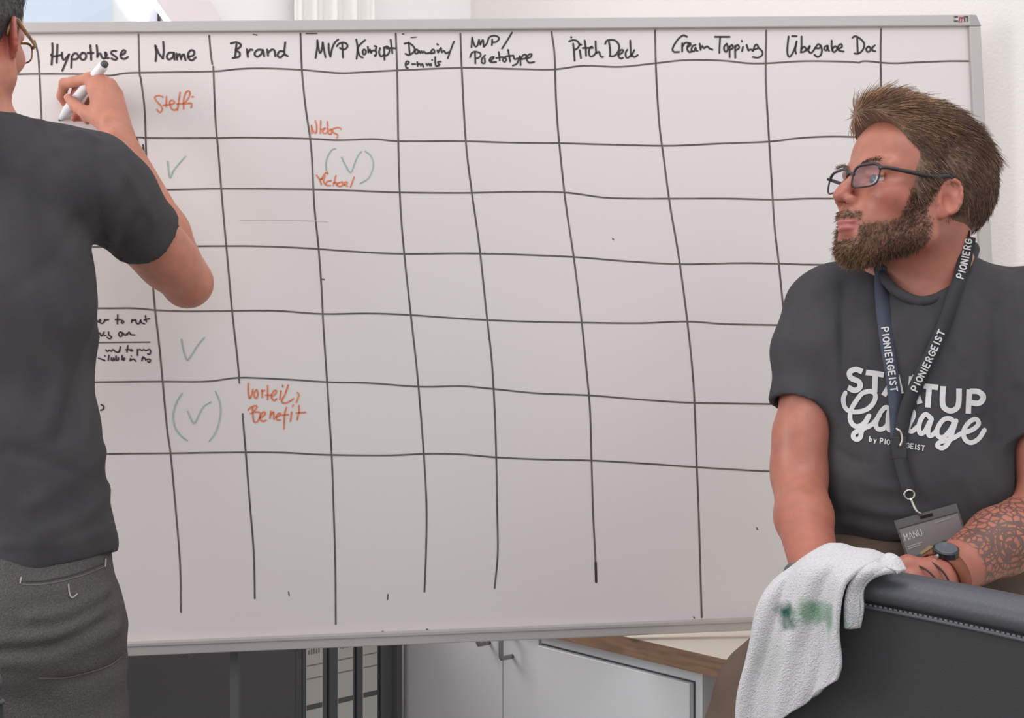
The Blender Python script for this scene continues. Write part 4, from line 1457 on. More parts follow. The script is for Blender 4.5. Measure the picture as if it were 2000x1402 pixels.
slR = P(1560, 794, 1.85)
slL = shL + (elL - shL) * .64
sops = [
    ('u', rc(neck0 + np.array([0, 0, -.03]), shR + np.array([.028, 0, .022]), .068, .048), .04),
    ('u', rc(neck0 + np.array([0, 0, -.03]), shL + np.array([-.034, 0, .026]), .068, .048), .05),
    ('u', ell(chest, (.112, .162, .20), TR), .06),
    ('u', ell(belly, (.116, .147, .175), TR), .06),
    ('u', ecap(belly + np.array([0, 0, .02]), belly + np.array([.006, .03, -.09]), .143, .108, .142, .105, Tl), .05),
    ('u', rc(shR + np.array([.015, 0, 0]), shR + (slR - shR) * .4, .052, .048), .03),
    ('u', sleeve(shR + np.array([.008, 0, 0]), slR, .051, .0445), .035),
    ('u', rc(shL + np.array([-.01, 0, 0]), shL + (slL - shL) * .4, .055, .053), .03),
    ('u', sleeve(shL, slL, .054, .051), .035),
    ('s', rc(neck0 + Tf * .025 + np.array([0, 0, -.008]), neck1 + np.array([0, 0, .03]), .066, .068), .004),
    ('s', rc(slR - unit(slR - shR) * .006, slR + unit(slR - shR) * .2, .0372), .003),
    ('s', rc(slL - unit(slL - shL) * .006, slL + unit(slL - shL) * .2, .0445), .003),
    ('i', lambda p: 1.008 - p[:, 2]),
]
sops += folds(sops, [
    ([(1700, 560), (1690, 660), (1700, 800), (1690, 930)], .009, .0040), ([(1745, 640), (1735, 720), (1745, 800)], .008, .0030),
    ([(1650, 560), (1645, 680), (1655, 800)], .009, -.0040), ([(1624, 640), (1640, 760), (1632, 860), (1645, 990)], .010, .0045),
    ([(1905, 560), (1925, 680), (1918, 800)], .009, .0040), ([(1945, 600), (1955, 720), (1950, 860)], .009, -.0045),
    ([(1870, 930), (1920, 1000), (1940, 1040)], .010, .0045), ([(1640, 920), (1700, 945), (1770, 955)], .008, .0040),
    ([(1645, 975), (1720, 1000), (1820, 1000)], .008, .0040), ([(1650, 1020), (1760, 1040), (1900, 1015)], .009, .0045),
    ([(1548, 610), (1535, 680), (1530, 750)], .008, .0030),
    ([(1790, 600), (1800, 680), (1810, 740)], .008, .0030), ([(1830, 600), (1850, 680), (1880, 720)], .009, -.0030),
    ([(1960, 530), (1975, 620), (1990, 740)], .010, .0040), ([(1640, 880), (1670, 900), (1700, 905)], .007, -.0030)], 1.5, 2.0)
sops += [ripple(.0030, 38, 3), ripple(.0013, 90, 8)]
Vs, Qs = polygonize(sops, (.28, 1.56, .93), (.98, 2.06, 1.46), .0034)
shirt1 = mk('t_shirt', Vs, Qs, M_tee, man1, smooth=True, label='black cotton T-shirt with white chest print')
bvh = BVHTree.FromPolygons([tuple(v) for v in Vs], Qs.tolist())
bvh_b = BVHTree.FromPolygons([tuple(v) for v in V], Q.tolist())
CAMV = Vector((0, 0, CAM_Z))


def hit(px, py, trees=(bvh,), default=1.75):
    r = Vector(ray(px, py)).normalized()
    best = None
    for t in trees:
        h = t.ray_cast(CAMV, r)
        if h[0] is not None and (best is None or h[3] < best[3]):
            best = h
    if best is None:
        return P(px, py, default), np.array([0, -1.0, 0])
    return np.array(best[0]), np.array(best[1])


# neckline rib
rib = [(1792, 588, 1.774), (1750, 568, 1.786), (1724, 538, 1.808), (1714, 512, 1.85), (1742, 500, 1.895), (1810, 494, 1.922), (1868, 486, 1.912), (1901, 482, 1.872), (1895, 508, 1.824), (1864, 556, 1.787), (1830, 582, 1.776)]
rib = np.array([P(*r_) for r_ in rib])
rib = smooth_path(np.vstack([rib[-2:], rib, rib[:2]]), .006)
k0 = np.argmin(np.linalg.norm(rib[:len(rib) // 4] - P(1792, 588, 1.774), axis=1))
k1 = len(rib) // 2 + np.argmin(np.linalg.norm(rib[len(rib) // 2:] - P(1792, 588, 1.774), axis=1))
mk('neck_rib', *tube(rib[k0:k1], .0080, 10, closed=True), M_tee, shirt1, smooth=True)

# ------------------------------------------------------------------ chest print
def on_shirt(off):
    def f(x, y):
        p, n = hit(x, y)
        if n[1] > 0: n = -n
        return p + n * off
    return f


G4 = lambda L: [[(1640 + x / 6.667, 700 + y / 6.667) for x, y in s] for s in L]
BLOCK = G4([
    [(300, 172), (212, 140), (135, 180), (150, 250), (255, 305), (268, 375), (200, 415), (112, 375)],
    [(345, 180), (580, 213)], [(465, 215), (455, 440)],
    [(575, 485), (742, 215)], [(742, 215), (800, 460)], [(640, 400), (785, 408)],
    [(940, 235), (915, 540)], [(940, 245), (1025, 265), (1045, 325), (1000, 385), (935, 385)], [(985, 400), (1045, 590)],
    [(1092, 358), (1280, 378)], [(1165, 372), (1146, 638)],
    [(1345, 362), (1335, 550), (1355, 640), (1435, 682), (1515, 650), (1545, 570), (1550, 390)],
    [(1682, 402), (1668, 718)], [(1690, 425), (1800, 432), (1862, 490), (1840, 560), (1785, 585), (1680, 572)],
])
SCRIPT = G4([
    [(75, 445), (45, 520), (60, 620), (125, 685), (250, 695), (370, 655), (450, 560), (462, 470), (405, 428), (300, 455), (215, 560), (155, 670), (140, 790), (180, 868), (250, 885), (330, 835), (385, 745)],
    [(385, 745), (330, 860), (290, 960), (272, 1030), (230, 1058), (182, 1030), (195, 970), (290, 925), (420, 860), (520, 740)],
    [(650, 650), (590, 640), (510, 740), (470, 860), (500, 920), (570, 915), (630, 850), (655, 720)], [(655, 650), (630, 790), (645, 930), (720, 900), (800, 760)],
    [(872, 620), (905, 650), (868, 715), (838, 775)], [(880, 695), (955, 690), (958, 760), (905, 870), (895, 930), (945, 948), (1015, 890)],
    [(1195, 785), (1120, 728), (1060, 790), (1030, 900), (1052, 978), (1112, 945), (1175, 820)], [(1195, 785), (1150, 935), (1172, 1010), (1240, 965), (1295, 865)],
    [(1500, 830), (1420, 782), (1340, 805), (1272, 910), (1275, 1005), (1345, 1028), (1435, 935), (1490, 830)],
    [(1512, 810), (1455, 980), (1405, 1108), (1335, 1168), (1272, 1138), (1305, 1090), (1450, 1050), (1580, 978)],
    [(1580, 978), (1720, 930), (1802, 852), (1768, 790), (1680, 830), (1610, 940), (1622, 1048), (1700, 1098), (1800, 1048), (1880, 930)],
])
GL = {  # block capitals as strokes in a unit box, y downwards
    'P': [[(0, 1), (0, 0), (.6, 0), (.85, .25), (.6, .52), (0, .52)]], 'I': [[(.18, 0), (.18, 1)]],
    'O': [[(.5, 0), (.1, .2), (0, .5), (.1, .8), (.5, 1), (.9, .8), (1, .5), (.9, .2), (.5, 0)]],
    'N': [[(0, 1), (0, 0)], [(0, 0), (.9, 1)], [(.9, 1), (.9, 0)]], 'E': [[(.75, 0), (0, 0)], [(0, 0), (0, 1)], [(0, 1), (.75, 1)], [(0, .5), (.65, .5)]],
    'R': [[(0, 1), (0, 0)], [(0, 0), (.55, 0), (.8, .25), (.55, .5), (0, .5)], [(.4, .5), (.85, 1)]],
    'G': [[(.95, .2), (.5, 0), (.1, .2), (0, .5), (.1, .8), (.5, 1), (.95, .8), (.95, .52)], [(.95, .52), (.55, .52)]],
    'S': [[(.8, .15), (.4, 0), (.05, .2), (.3, .45), (.7, .6), (.8, .82), (.4, 1), (0, .85)]], 'T': [[(0, 0), (.9, 0)], [(.45, 0), (.45, 1)]],
    'b': [[(0, 0), (0, 1)], [(0, .6), (.4, .4), (.7, .7), (.4, 1), (0, .9)]], 'y': [[(0, .4), (.35, 1)], [(.7, .4), (.2, 1.3)]],
    'M': [[(0, 1), (0, 0)], [(0, 0), (.5, .7)], [(.5, .7), (1, 0)], [(1, 0), (1, 1)]], 'A': [[(0, 1), (.5, 0)], [(.5, 0), (1, 1)], [(.2, .65), (.8, .65)]],
    'U': [[(0, 0), (0, .7), (.45, 1), (.9, .7), (.9, 0)]], ' ': [],
}


def text_strokes(txt, x0, y0, adv, hgt, wid, dirv, upv):
    """strokes of txt along dirv from (x0, y0); upv points to the letters' top"""
    out = []
    for i, ch in enumerate(txt):
        w = adv * (.5 if ch in 'I ' else 1)
        for s in GL[ch]:
            out.append([(x0 + dirv[0] * (a * wid) + upv[0] * (1 - b) * hgt, y0 + dirv[1] * (a * wid) + upv[1] * (1 - b) * hgt) for a, b in s])
        x0 += dirv[0] * w
        y0 += dirv[1] * w
    return out


small = text_strokes('by PIONIERGEIST', 1698, 862, 8.6, 9.5, 6.2, (.985, .17), (.1, -.99))
for nm, st, w in (('print_line', BLOCK, 10.8), ('print_script', SCRIPT, 9.3), ('print_small', small, 2.2)):
    mk(nm, *strokes_mesh(st, w, on_shirt(.0012), 2.5, nm != 'print_line'), M_print_w, shirt1, smooth=True)

# ------------------------------------------------------------------ trousers and shoes
kneeR, ankR = np.array([.20, 1.585, .56]), np.array([.215, 1.66, .09])
kneeL, ankL = np.array([.52, 1.55, .56]), np.array([.50, 1.62, .09])
hipR, hipL = np.array([.535, 1.845, .905]), np.array([.685, 1.845, .905])
midR, midL = np.array([.395, 1.715, .785]), np.array([.62, 1.69, .80])
tops = [
    ('u', ell(pelv + np.array([0, -.01, -.01]), (.128, .168, .155), TR), .04),
    ('u', ell(pelv + np.array([0, -.05, .02]), (.13, .15, .085), TR), .04),
    ('u', ell(belly + np.array([0, 0, -.06]), (.110, .143, .10), TR), .03),
    ('u', rc(hipR, midR, .100, .098), .05), ('u', rc(midR, kneeR, .096, .076), .05), ('u', rc(kneeR, ankR, .073, .056), .03),
    ('u', rc(hipL, midL, .100, .096), .05), ('u', rc(midL, kneeL, .096, .076), .05), ('u', rc(kneeL, ankL, .073, .056), .03),
    ('i', lambda p: p[:, 2] - 1.03), ('i', lambda p: .065 - p[:, 2]),
    ripple(.004, 34, 21), ripple(.002, 80, 22),
    fold(P(1600, 1110, 1.76), P(1490, 1240, 1.68), .015, .006), fold(P(1640, 1130, 1.72), P(1740, 1100, 1.70), .010, .006),
]
Vt, Qt = polygonize(tops, (.06, 1.42, .05), (.86, 2.12, 1.06), .005)
mk('trousers', Vt, Qt, M_trs, man1, smooth=True, label='brown cotton trousers')


def shoe(ank, d, parent):
    d = unit([d[0], d[1], 0])
    a = np.array([ank[0], ank[1], .045])
    o_ = [('u', rc(a - d * .05, a + d * .15, .040, .036), .03), ('u', rc(a, a + np.array([0, 0, .06]), .042, .044), .03), ('i', lambda p: .0 - p[:, 2])]
    v, f = polygonize(o_, a - .25, a + .27, .006)
    mk('shoe', v, f, M_shoe, parent, smooth=True)


shoe(ankR, (-.6, -.8), man1)
shoe(ankL, (-.2, -1), man1)
# ================================================================== standing man
HB = Frame((-0.840, 1.885, 1.756), (0.05, 1.0, -0.03), (0, 0, 1), 1.02)
BODY_B = np.array([-0.83, 1.90, 0.0])
bneck = np.array([-.838, 1.885, 1.635])
bsh = P(190, 352, 1.95)
bel = P(366, 552, 2.19)
bwr = P(230, 272, 2.20)
bshL = np.array([-1.025, 1.93, 1.55])
belL = np.array([-1.10, 1.90, 1.26])
bwrL = np.array([-1.09, 1.76, 1.03])
bch = np.array([-.832, 1.915, 1.38])
bwa = np.array([-.826, 1.915, 1.13])
bpe = np.array([-.822, 1.92, .93])
I3 = np.eye(3)
ops = head_ops(HB)
ops += [
    ('u', rc(bneck + np.array([0, 0, -.03]), HB(-.02, 0, -.02), .062, .056), .03),
    ('u', rc(HB(-.045, 0, -.03), bneck, .048, .056), .03),
    ('u', rc(bneck + np.array([0, 0, -.05]), bsh + np.array([-.02, -.01, .015]), .06, .045), .05),
    ('u', rc(bneck + np.array([0, 0, -.05]), bshL, .06, .045), .05),
    ('u', ell(bch, (.170, .105, .20)), .05), ('u', ell(bwa, (.155, .10, .20)), .06), ('u', ell(bpe, (.165, .115, .14)), .05),
    ('u', rc(bsh, bel, .050, .044), .03),
    ('u', rc(bsh + (bel - bsh) * .45, bsh + (bel - bsh) * .75, .047, .047), .03),
    ('u', rc(bel, bel + (bwr - bel) * .35, .042, .045), .012),
    ('u', rc(bel + (bwr - bel) * .35, bwr, .045, .029), .015),
    ('u', rc(bshL, belL, .05, .042), .03), ('u', rc(belL, bwrL, .043, .029), .02),
]
# writing hand: metacarpals, then each finger from knuckle to tip
W2, W5 = P(218, 262, 2.205), P(240, 264, 2.21)
K2, K3, K4, K5 = P(176, 154, 2.255), P(197, 157, 2.245), P(215, 166, 2.245), P(228, 184, 2.252)
ops += [('u', rc(W2, K2, .019, .0125), .012), ('u', rc(W2 * .6 + W5 * .4, K3, .019, .0125), .012), ('u', rc(W2 * .3 + W5 * .7, K4, .019, .0125), .012), ('u', rc(W5, K5, .018, .0115), .012)]
ops += chain([K2, P(126, 163, 2.297), P(120, 188, 2.318), P(131, 209, 2.326)], [.0112, .0098, .0088, .0072], .004)
ops += chain([K3, P(152, 172, 2.315), P(140, 205, 2.326), P(152, 222, 2.312)], [.0112, .0098, .0088, .0075], .004)
ops += chain([K4, P(180, 196, 2.318), P(162, 222, 2.322), P(170, 236, 2.305)], [.0108, .0095, .0086, .0072], .004)
ops += chain([K5, P(194, 216, 2.312), P(160, 228, 2.314), P(145, 231, 2.305)], [.0098, .0086, .0078, .0068], .004)
ops += [('u', rc(P(212, 242, 2.21), P(172, 222, 2.238), .0175, .0135), .012)]
ops += chain([P(172, 222, 2.238), P(148, 207, 2.262), P(134, 192, 2.280)], [.0128, .0106, .0082], .005)
ops += hand_ops(bwrL, (.1, -.35, -.9), (.6, -.6, .3), (-.8, -.5, .1), {q: (.25, .4, .3) for q in 'imrp'})
V2, Q2 = polygonize(ops, (-1.22, 1.68, .80), (-.44, 2.36, 1.93), .0025)
M_skin2 = skin_mat('skin_light', (188, 130, 108))
man2 = mk('person', V2, Q2, M_skin2, base=BODY_B, smooth=True, cat='person',
          label='man in plain black T-shirt and grey jeans writing on the whiteboard, back turned')
q2 = HB.inv(V2)
col = np.tile(np.array(lin((188, 124, 102))[:3]), (len(V2), 1))
wr_ = np.exp(-((q2[:, 0] + .01) ** 2 + (np.abs(q2[:, 1]) - .085) ** 2 + q2[:, 2] ** 2) / .032 ** 2) * .95
col = mixc(np.array(lin((176, 76, 68))[:3]), np.clip(wr_, 0, 1))
kn = sum(np.exp(-np.sum((V2 - k_) ** 2, 1) / .016 ** 2) for k_ in (P(140, 205, 2.326), P(152, 172, 2.315), P(145, 231, 2.305), P(131, 209, 2.326)))
col = mixc(np.array(lin((176, 86, 76))[:3]), np.clip(kn, 0, 1) * .7)
eb = np.exp(-np.sum((V2 - bel) ** 2, 1) / .06 ** 2) * .4
col = mixc(np.array(lin((190, 116, 96))[:3]), eb)
paint(man2, 'tint', col)
# nails
for a, b in ((P(131, 209, 2.326), P(120, 188, 2.318)), (P(134, 192, 2.280), P(148, 207, 2.262))):
    d = unit(a - b)
    nrm = unit(np.array([-.2, -1, .1]) - d * np.dot(np.array([-.2, -1, .1]), d))
    sd = np.cross(d, nrm)
    c = a + nrm * .0068
    mk('fingernail', [c + sd * x * .0045 + d * y * .006 - nrm * abs(x) * .0015 for x in (-1, -.4, .4, 1) for y in (-1, 0, 1)],
       [(i * 3 + j, i * 3 + j + 1, i * 3 + j + 4, i * 3 + j + 3) for i in range(3) for j in range(2)], mat('nail', (226, 180, 164), 0.3), man2, smooth=True)

Eb = lambda c, r: ell(HB(*c), np.array(r) * HB.s, HB.R)
hops = [
    ('u', Eh2, .02) if False else ('u', Eb((-.016, 0, .056), (.104, .081, .094)), .02),
    ('u', Eb((.02, 0, .10), (.09, .066, .05)), .03),
    ('u', Eb((-.045, 0, .02), (.070, .072, .085)), .02),
    ('s', Eb((.112, 0, .02), (.080, .12, .080)), .008),
    ('s', Eb((.06, 0, -.06), (.085, .12, .09)), .008),
    ('s', Eb((-.006, .10, -.006), (.024, .05, .034)), .006),
    ('s', Eb((-.006, -.10, -.006), (.024, .05, .034)), .006),
    ('s', half(HB(-.06, 0, -.060), HB.U + HB.F * -.2), .008),
    ripple(.0012, 200, 15),
]
Vh, Qh = polygonize(hops, HB.o - .17, HB.o + np.array([.17, .19, .22]), .003)
ho = mk('hair', Vh, Qh, M_hair2, man2, smooth=True, label='short dark hair cropped at the sides')
Nh = vnormals(Vh, Qh); qh = HB.inv(Vh)
cand = np.nonzero(qh[:, 1] < .03)[0]
n_st = 5000
pk = rng.choice(cand, n_st)
r0, n0, q0_ = Vh[pk], Nh[pk], qh[pk]
fl = np.stack([.25 * np.ones(n_st), np.zeros(n_st), -1 * np.ones(n_st)], 1) @ HB.R.T
fl = fl - n0 * np.einsum('ij,ij->i', fl, n0)[:, None]
fl /= np.linalg.norm(fl, axis=1)[:, None] + 1e-9
fl += rng.normal(0, .15, fl.shape)
ln = .012 * (.6 + .8 * rng.random(n_st))
pa = np.stack([r0 - n0 * .001 + fl * (ln * t)[:, None] + n0 * (.0012 * t + ln * (.14 * t - .15 * t * t))[:, None] for t in np.linspace(0, 1, 4)], 1)
mk('hair_strands', *strands(pa, .00045, .35), M_hair2, ho, kind='stuff')
glasses('eyeglasses', HB, M_tort, 'tortoiseshell eyeglasses worn by the man writing on the board', ear_z=.028)

# ------------------------------------------------------------------ his T-shirt
bsl = bsh + (bel - bsh) * .50
bslL = bshL + (belL - bshL) * .62
sops = [
    ('u', rc(bneck + np.array([0, 0, -.05]), bsh + np.array([-.02, -.01, .017]), .066, .052), .05),
    ('u', rc(bneck + np.array([0, 0, -.05]), bshL, .066, .052), .05),
    ('u', ell(bch + np.array([-.006, 0, .01]), (.180, .120, .21)), .06),
    ('u', ecap(bch + np.array([-.006, 0, -.07]), bwa + np.array([-.004, 0, 0]), .174, .116, .176, .118, (1, 0, 0)), .05),
    ('u', ecap(bwa + np.array([-.004, 0, 0]), np.array([-.815, 1.915, .97]), .176, .118, .197, .132, (1, 0, 0)), .05),
    ('u', rc(bsh + np.array([-.03, -.01, -.01]), bsh + (bsl - bsh) * .3, .068, .064), .04),
    ('u', rc(bneck + np.array([.0, -.03, -.035]), bsh + np.array([-.06, -.01, .03]), .050, .042), .04),
    ('u', rc(bneck + np.array([.0, -.03, -.035]), bshL + np.array([.06, -.01, .03]), .050, .042), .04),
    ('u', sleeve(bsh, bsl, .064, .066), .04), ('u', sleeve(bshL, bslL, .06, .055), .04),
    ('s', rc(bneck + np.array([0, .02, .0]), HB(-.02, 0, .02), .0610, .064), .004),
    ('s', rc(bsl - unit(bsl - bsh) * .008, bel, .0525, .050), .003),
    ('i', lambda p: (.934 + .035 * np.clip((p[:, 0] + .82) / .2, -1, 1)) - p[:, 2]),
]
sops += folds(sops, [
    ([(188, 262), (193, 340), (196, 420), (205, 480)], .006, -.0035), ([(80, 238), (95, 262), (112, 290)], .008, .0050), ([(128, 262), (160, 258), (190, 268)], .008, .0060),
    ([(216, 470), (226, 400), (240, 340)], .009, .0050), ([(232, 505), (245, 460), (268, 425)], .009, -.0050), ([(215, 300), (262, 360), (300, 430)], .011, .0035),
    ([(188, 620), (170, 690), (140, 790), (120, 850)], .011, -.0060), ([(190, 660), (178, 760), (168, 880)], .012, .0055), ([(128, 640), (120, 740), (90, 840)], .014, .0045),
    ([(205, 880), (150, 930), (60, 985)], .012, .0050), ([(215, 950), (160, 1010), (80, 1045)], .012, .0055), ([(20, 880), (90, 900), (150, 930)], .012, -.0045),
    ([(40, 330), (60, 450), (62, 560)], .014, .0040), ([(6, 1062), (110, 1062), (215, 1035)], .008, .0035), ([(150, 430), (110, 500), (40, 560)], .013, -.0035)], 1.6, 2.05)
sops += [ripple(.0035, 30, 33), ripple(.0014, 85, 38)]
Vs2, Qs2 = polygonize(sops, (-1.2, 1.70, .90), (-.52, 2.18, 1.70), .004)
sh2 = mk('t_shirt', Vs2, Qs2, M_tee2, man2, smooth=True, label='plain black cotton T-shirt')

rib = [bneck + np.array([.064 * math.sin(t), -.060 * math.cos(t) + .012, .004 + .012 * math.cos(t)]) for t in np.linspace(0, 2 * math.pi, 40, endpoint=False)]
mk('neck_rib', *tube(rib, .0075, 10, closed=True), M_tee2, sh2, smooth=True)

# ------------------------------------------------------------------ jeans and shoes
bk1, ba1 = np.array([-.715, 1.90, .50]), np.array([-.70, 1.93, .08])
bk2, ba2 = np.array([-.93, 1.89, .50]), np.array([-.95, 1.92, .08])
tops = [
    ('u', ell(bpe + np.array([.004, -.015, -.03]), (.188, .130, .150)), .05),
    ('u', ecap(np.array([-.822, 1.915, 1.0]), np.array([-.822, 1.912, .90]), .197, .114, .192, .125, (1, 0, 0)), .04),
    ('u', ell((-.745, 1.875, .86), (.10, .105, .12)), .04), ('u', ell((-.90, 1.875, .86), (.10, .105, .12)), .04),
    ('u', rc((-.718, 1.91, .84), (-.706, 1.91, .66), .110, .100), .04), ('u', rc((-.706, 1.91, .66), bk1, .100, .078), .04), ('u', rc(bk1, ba1, .074, .062), .03),
    ('u', rc((-.92, 1.91, .86), bk2, .108, .075), .04), ('u', rc(bk2, ba2, .074, .062), .03),
    ('i', lambda p: p[:, 2] - 1.03), ('i', lambda p: .05 - p[:, 2]),
]
tops += folds(tops, [
    ([(60, 1205), (140, 1195), (215, 1150)], .009, .0050), ([(40, 1228), (130, 1215), (222, 1165)], .009, -.0050), ([(0, 1252), (110, 1240), (200, 1195)], .010, .0055),
    ([(0, 1270), (100, 1262), (225, 1200)], .009, -.0055), ([(0, 1295), (120, 1280), (232, 1225)], .011, .0060), ([(120, 1330), (180, 1320), (238, 1290)], .009, -.0040)], 1.6, 2.0)
tops += [ripple(.003, 40, 51), ripple(.0016, 110, 52)]
Vj, Qj = polygonize(tops, (-1.1, 1.66, .04), (-.56, 2.12, 1.06), .005)
jn = mk('jeans', Vj, Qj, M_jean, man2, smooth=True, label='dark grey denim jeans')
bvj = BVHTree.FromPolygons([tuple(v) for v in Vj], Qj.tolist())


def on_jean(off):
    def f(x, y):
        p, n = hit(x, y, (bvj,), 1.8)
        if n[1] > 0: n = -n
        return p + n * off
    return f


mk('pocket_seam', *strokes_mesh([[(42, 1136), (90, 1134), (150, 1120), (204, 1098)]], 2.2, on_jean(.0014), 3), M_tee2, jn, smooth=True)
mk('pocket_seam', *strokes_mesh([[(44, 1142), (92, 1140), (150, 1127), (204, 1106)]], 1.6, on_jean(.0014), 3), M_thread, jn, smooth=True)
mk('pocket_seam', *strokes_mesh([[(75, 1323), (120, 1323), (160, 1315), (210, 1300), (236, 1282)]], 2.6, on_jean(.0014), 3), M_thread, jn, smooth=True)
for st in ([(41, 1128), (39, 1139)], [(205, 1092), (204, 1106)], [(133, 1142), (135, 1158), (140, 1167), (150, 1160)]):
    mk('bar_tack', *strokes_mesh([st], 3.0, on_jean(.0016), 2), mat('pale_thread', (170, 160, 152), 0.9), jn, smooth=True)
shoe(ba1, (.1, 1), man2)
shoe(ba2, (-.1, 1), man2)

# ================================================================== marker pen in his hand
M_pen = mat('white_plastic', (226, 226, 230), 0.35, 0.5)
tip, end = Bd(116, 236, 0.003), P(203, 127, 2.232)
ax = unit(end - tip)
L = float(np.linalg.norm(end - tip))
pen = empty('marker_pen', tip, 'white marker pen held by the man writing on the board', 'pen')
prof = [(.0, .0012), (.006, .0022), (.007, .004), (.020, .0062), (.030, .0085), (.034, .0092), (L * .82, .0096), (L - .004, .0092), (L, .0070)]
mk('barrel', *tube([tip + ax * a for a, r in prof[2:]], [r for a, r in prof[2:]], 20), M_pen, pen, smooth=True)
mk('nib', *tube([tip + ax * a for a, r in prof[:3]], [r for a, r in prof[:3]], 12), M_blackpl, pen, smooth=True)
mk('end_plug', *tube([tip + ax * L, tip + ax * (L + .006)], [.0068, .0062], 16), M_dkgrey, pen, smooth=True)

# ================================================================== lanyard with name badge
M_strapb = mat('lanyard_navy', (70, 74, 88), 0.7, 0.3, var=0.05, vscale=300)
M_strapk = mat('lanyard_black', (52, 51, 54), 0.7, 0.3, var=0.05, vscale=300)
M_chrome = mat('chrome', (190, 184, 178), 0.18, 0.5, metal=0.9)
M_hold = mat('clear_holder', (128, 127, 126), 0.3, 0.5, alpha=0.75)
M_card = mat('badge_card', (150, 144, 143), 0.6, 0.3, var=0.03, vscale=40)
both = (bvh, bvh_b)


def strap(path, w, off, m, parent, name='strap', trees=both, sm=6):
    c = smooth_path(path, 5.0)
    d = np.array([hit(x, y, trees)[0][1] for x, y in c])
    for _ in range(sm):
        dd = d.copy()
        dd[1:-1] = (d[:-2] + d[2:] + d[1:-1]) / 3
        d = np.minimum(dd, d)
    T = np.gradient(c, axis=0); T /= np.linalg.norm(T, axis=1)[:, None]
    Np = np.stack([-T[:, 1], T[:, 0]], 1)
    A = [P(*(c[i] + Np[i] * w / 2), d[i] - off) for i in range(len(c))]
    B = [P(*(c[i] - Np[i] * w / 2), d[i] - off) for i in range(len(c))]
    V_ = A + B
    n = len(c)
    F_ = [(i, i + 1, n + i + 1, n + i) for i in range(n - 1)]
    o = mk(name, V_, F_, m, parent, smooth=True)
    o.modifiers.new('thickness', 'SOLIDIFY').thickness = .0012
    return o, c, d


p0, _ = hit(1752, 860)
lan = empty('lanyard', p0 + np.array([0, -.01, -.1]), 'dark lanyard with white lettering and a grey name badge around the neck', 'lanyard')
SL = [(1724, 520), (1721, 550), (1723, 590), (1727, 632), (1735, 690), (1744, 745), (1750, 800), (1753, 868)]
SR = [(1893, 462), (1888, 490), (1880, 525), (1864, 575), (1846, 630), (1817, 697), (1792, 748), (1770, 800), (1757, 862)]
s1, cL, dL = strap(SL, 26, .006, M_strapb, lan)
s2, cR, dR = strap(SR, 27, .009, M_strapk, lan)
s3, c3, d3 = strap([(1753, 862), (1757, 890), (1765, 925), (1776, 962)], 25, .010, M_strapk, lan)


def strap_text(txt, c, d, l0, l1, hgt, off, parent, flip):
    """letters running along a strap between pixel arc lengths l0 and l1"""
    seg = np.concatenate([[0], np.cumsum(np.linalg.norm(np.diff(c, axis=0), axis=1))])
    T = np.gradient(c, axis=0); T /= np.linalg.norm(T, axis=1)[:, None]
    tot = sum(.55 if ch == 'I' else 1 for ch in txt)
    adv = (l1 - l0) / tot
    x = 0.0
    st = []
    for ch in txt:
        for s in GL[ch]:
            st.append([(x + a * adv * .72, b) for a, b in s])
        x += adv * (.55 if ch == 'I' else 1)

    def mp(u, v):
        if flip:
            l = l1 - u
        else:
            l = l0 + u
        q = np.array([np.interp(l, seg, c[:, 0]), np.interp(l, seg, c[:, 1])])
        t = unit(np.array([np.interp(l, seg, T[:, 0]), np.interp(l, seg, T[:, 1])]))
        n = np.array([-t[1], t[0]])
        s_ = (v - .5 * hgt) * (1 if not flip else -1)
        q = q + n * s_
        return P(q[0], q[1], np.interp(l, seg, d) - off)
    st = [[(a, b * hgt) for a, b in s] for s in st]
    mk('lettering', *strokes_mesh(st, 2.8, mp, 2.0), M_print_w, parent)


def arc_at(c, y):
    seg = np.concatenate([[0], np.cumsum(np.linalg.norm(np.diff(c, axis=0), axis=1))])
    return float(np.interp(y, c[:, 1], seg))


strap_text('PIONIERGEIST', cL, dL, arc_at(cL, 640), arc_at(cL, 768), 12.5, .0078, s1, False)
strap_text('PIONIERGEIST', cR, dR, arc_at(cR, 642), arc_at(cR, 762), 12.5, .0108, s2, True)
strap_text('PIONIERG', cR, dR, arc_at(cR, 464), arc_at(cR, 542), 13, .0108, s2, True)
# the band's run around the back of the neck
nk = np.array([[.612 + .066 * math.cos(a), 1.862 + .062 * math.sin(a), 1.448 - .030 * (a / math.pi)] for a in np.linspace(-.35, math.pi + .25, 24)])
nk = np.vstack([P(*cR[0], dR[0] - .009), nk, P(*cL[0], dL[0] - .006)])
nb = mk('neck_band', np.vstack([nk + np.array([0, 0, .009]), nk - np.array([0, 0, .009])]), [(i, i + 1, 26 + i + 1, 26 + i) for i in range(25)], M_strapk, lan, smooth=True)
nb.modifiers.new('thickness', 'SOLIDIFY').thickness = .0012
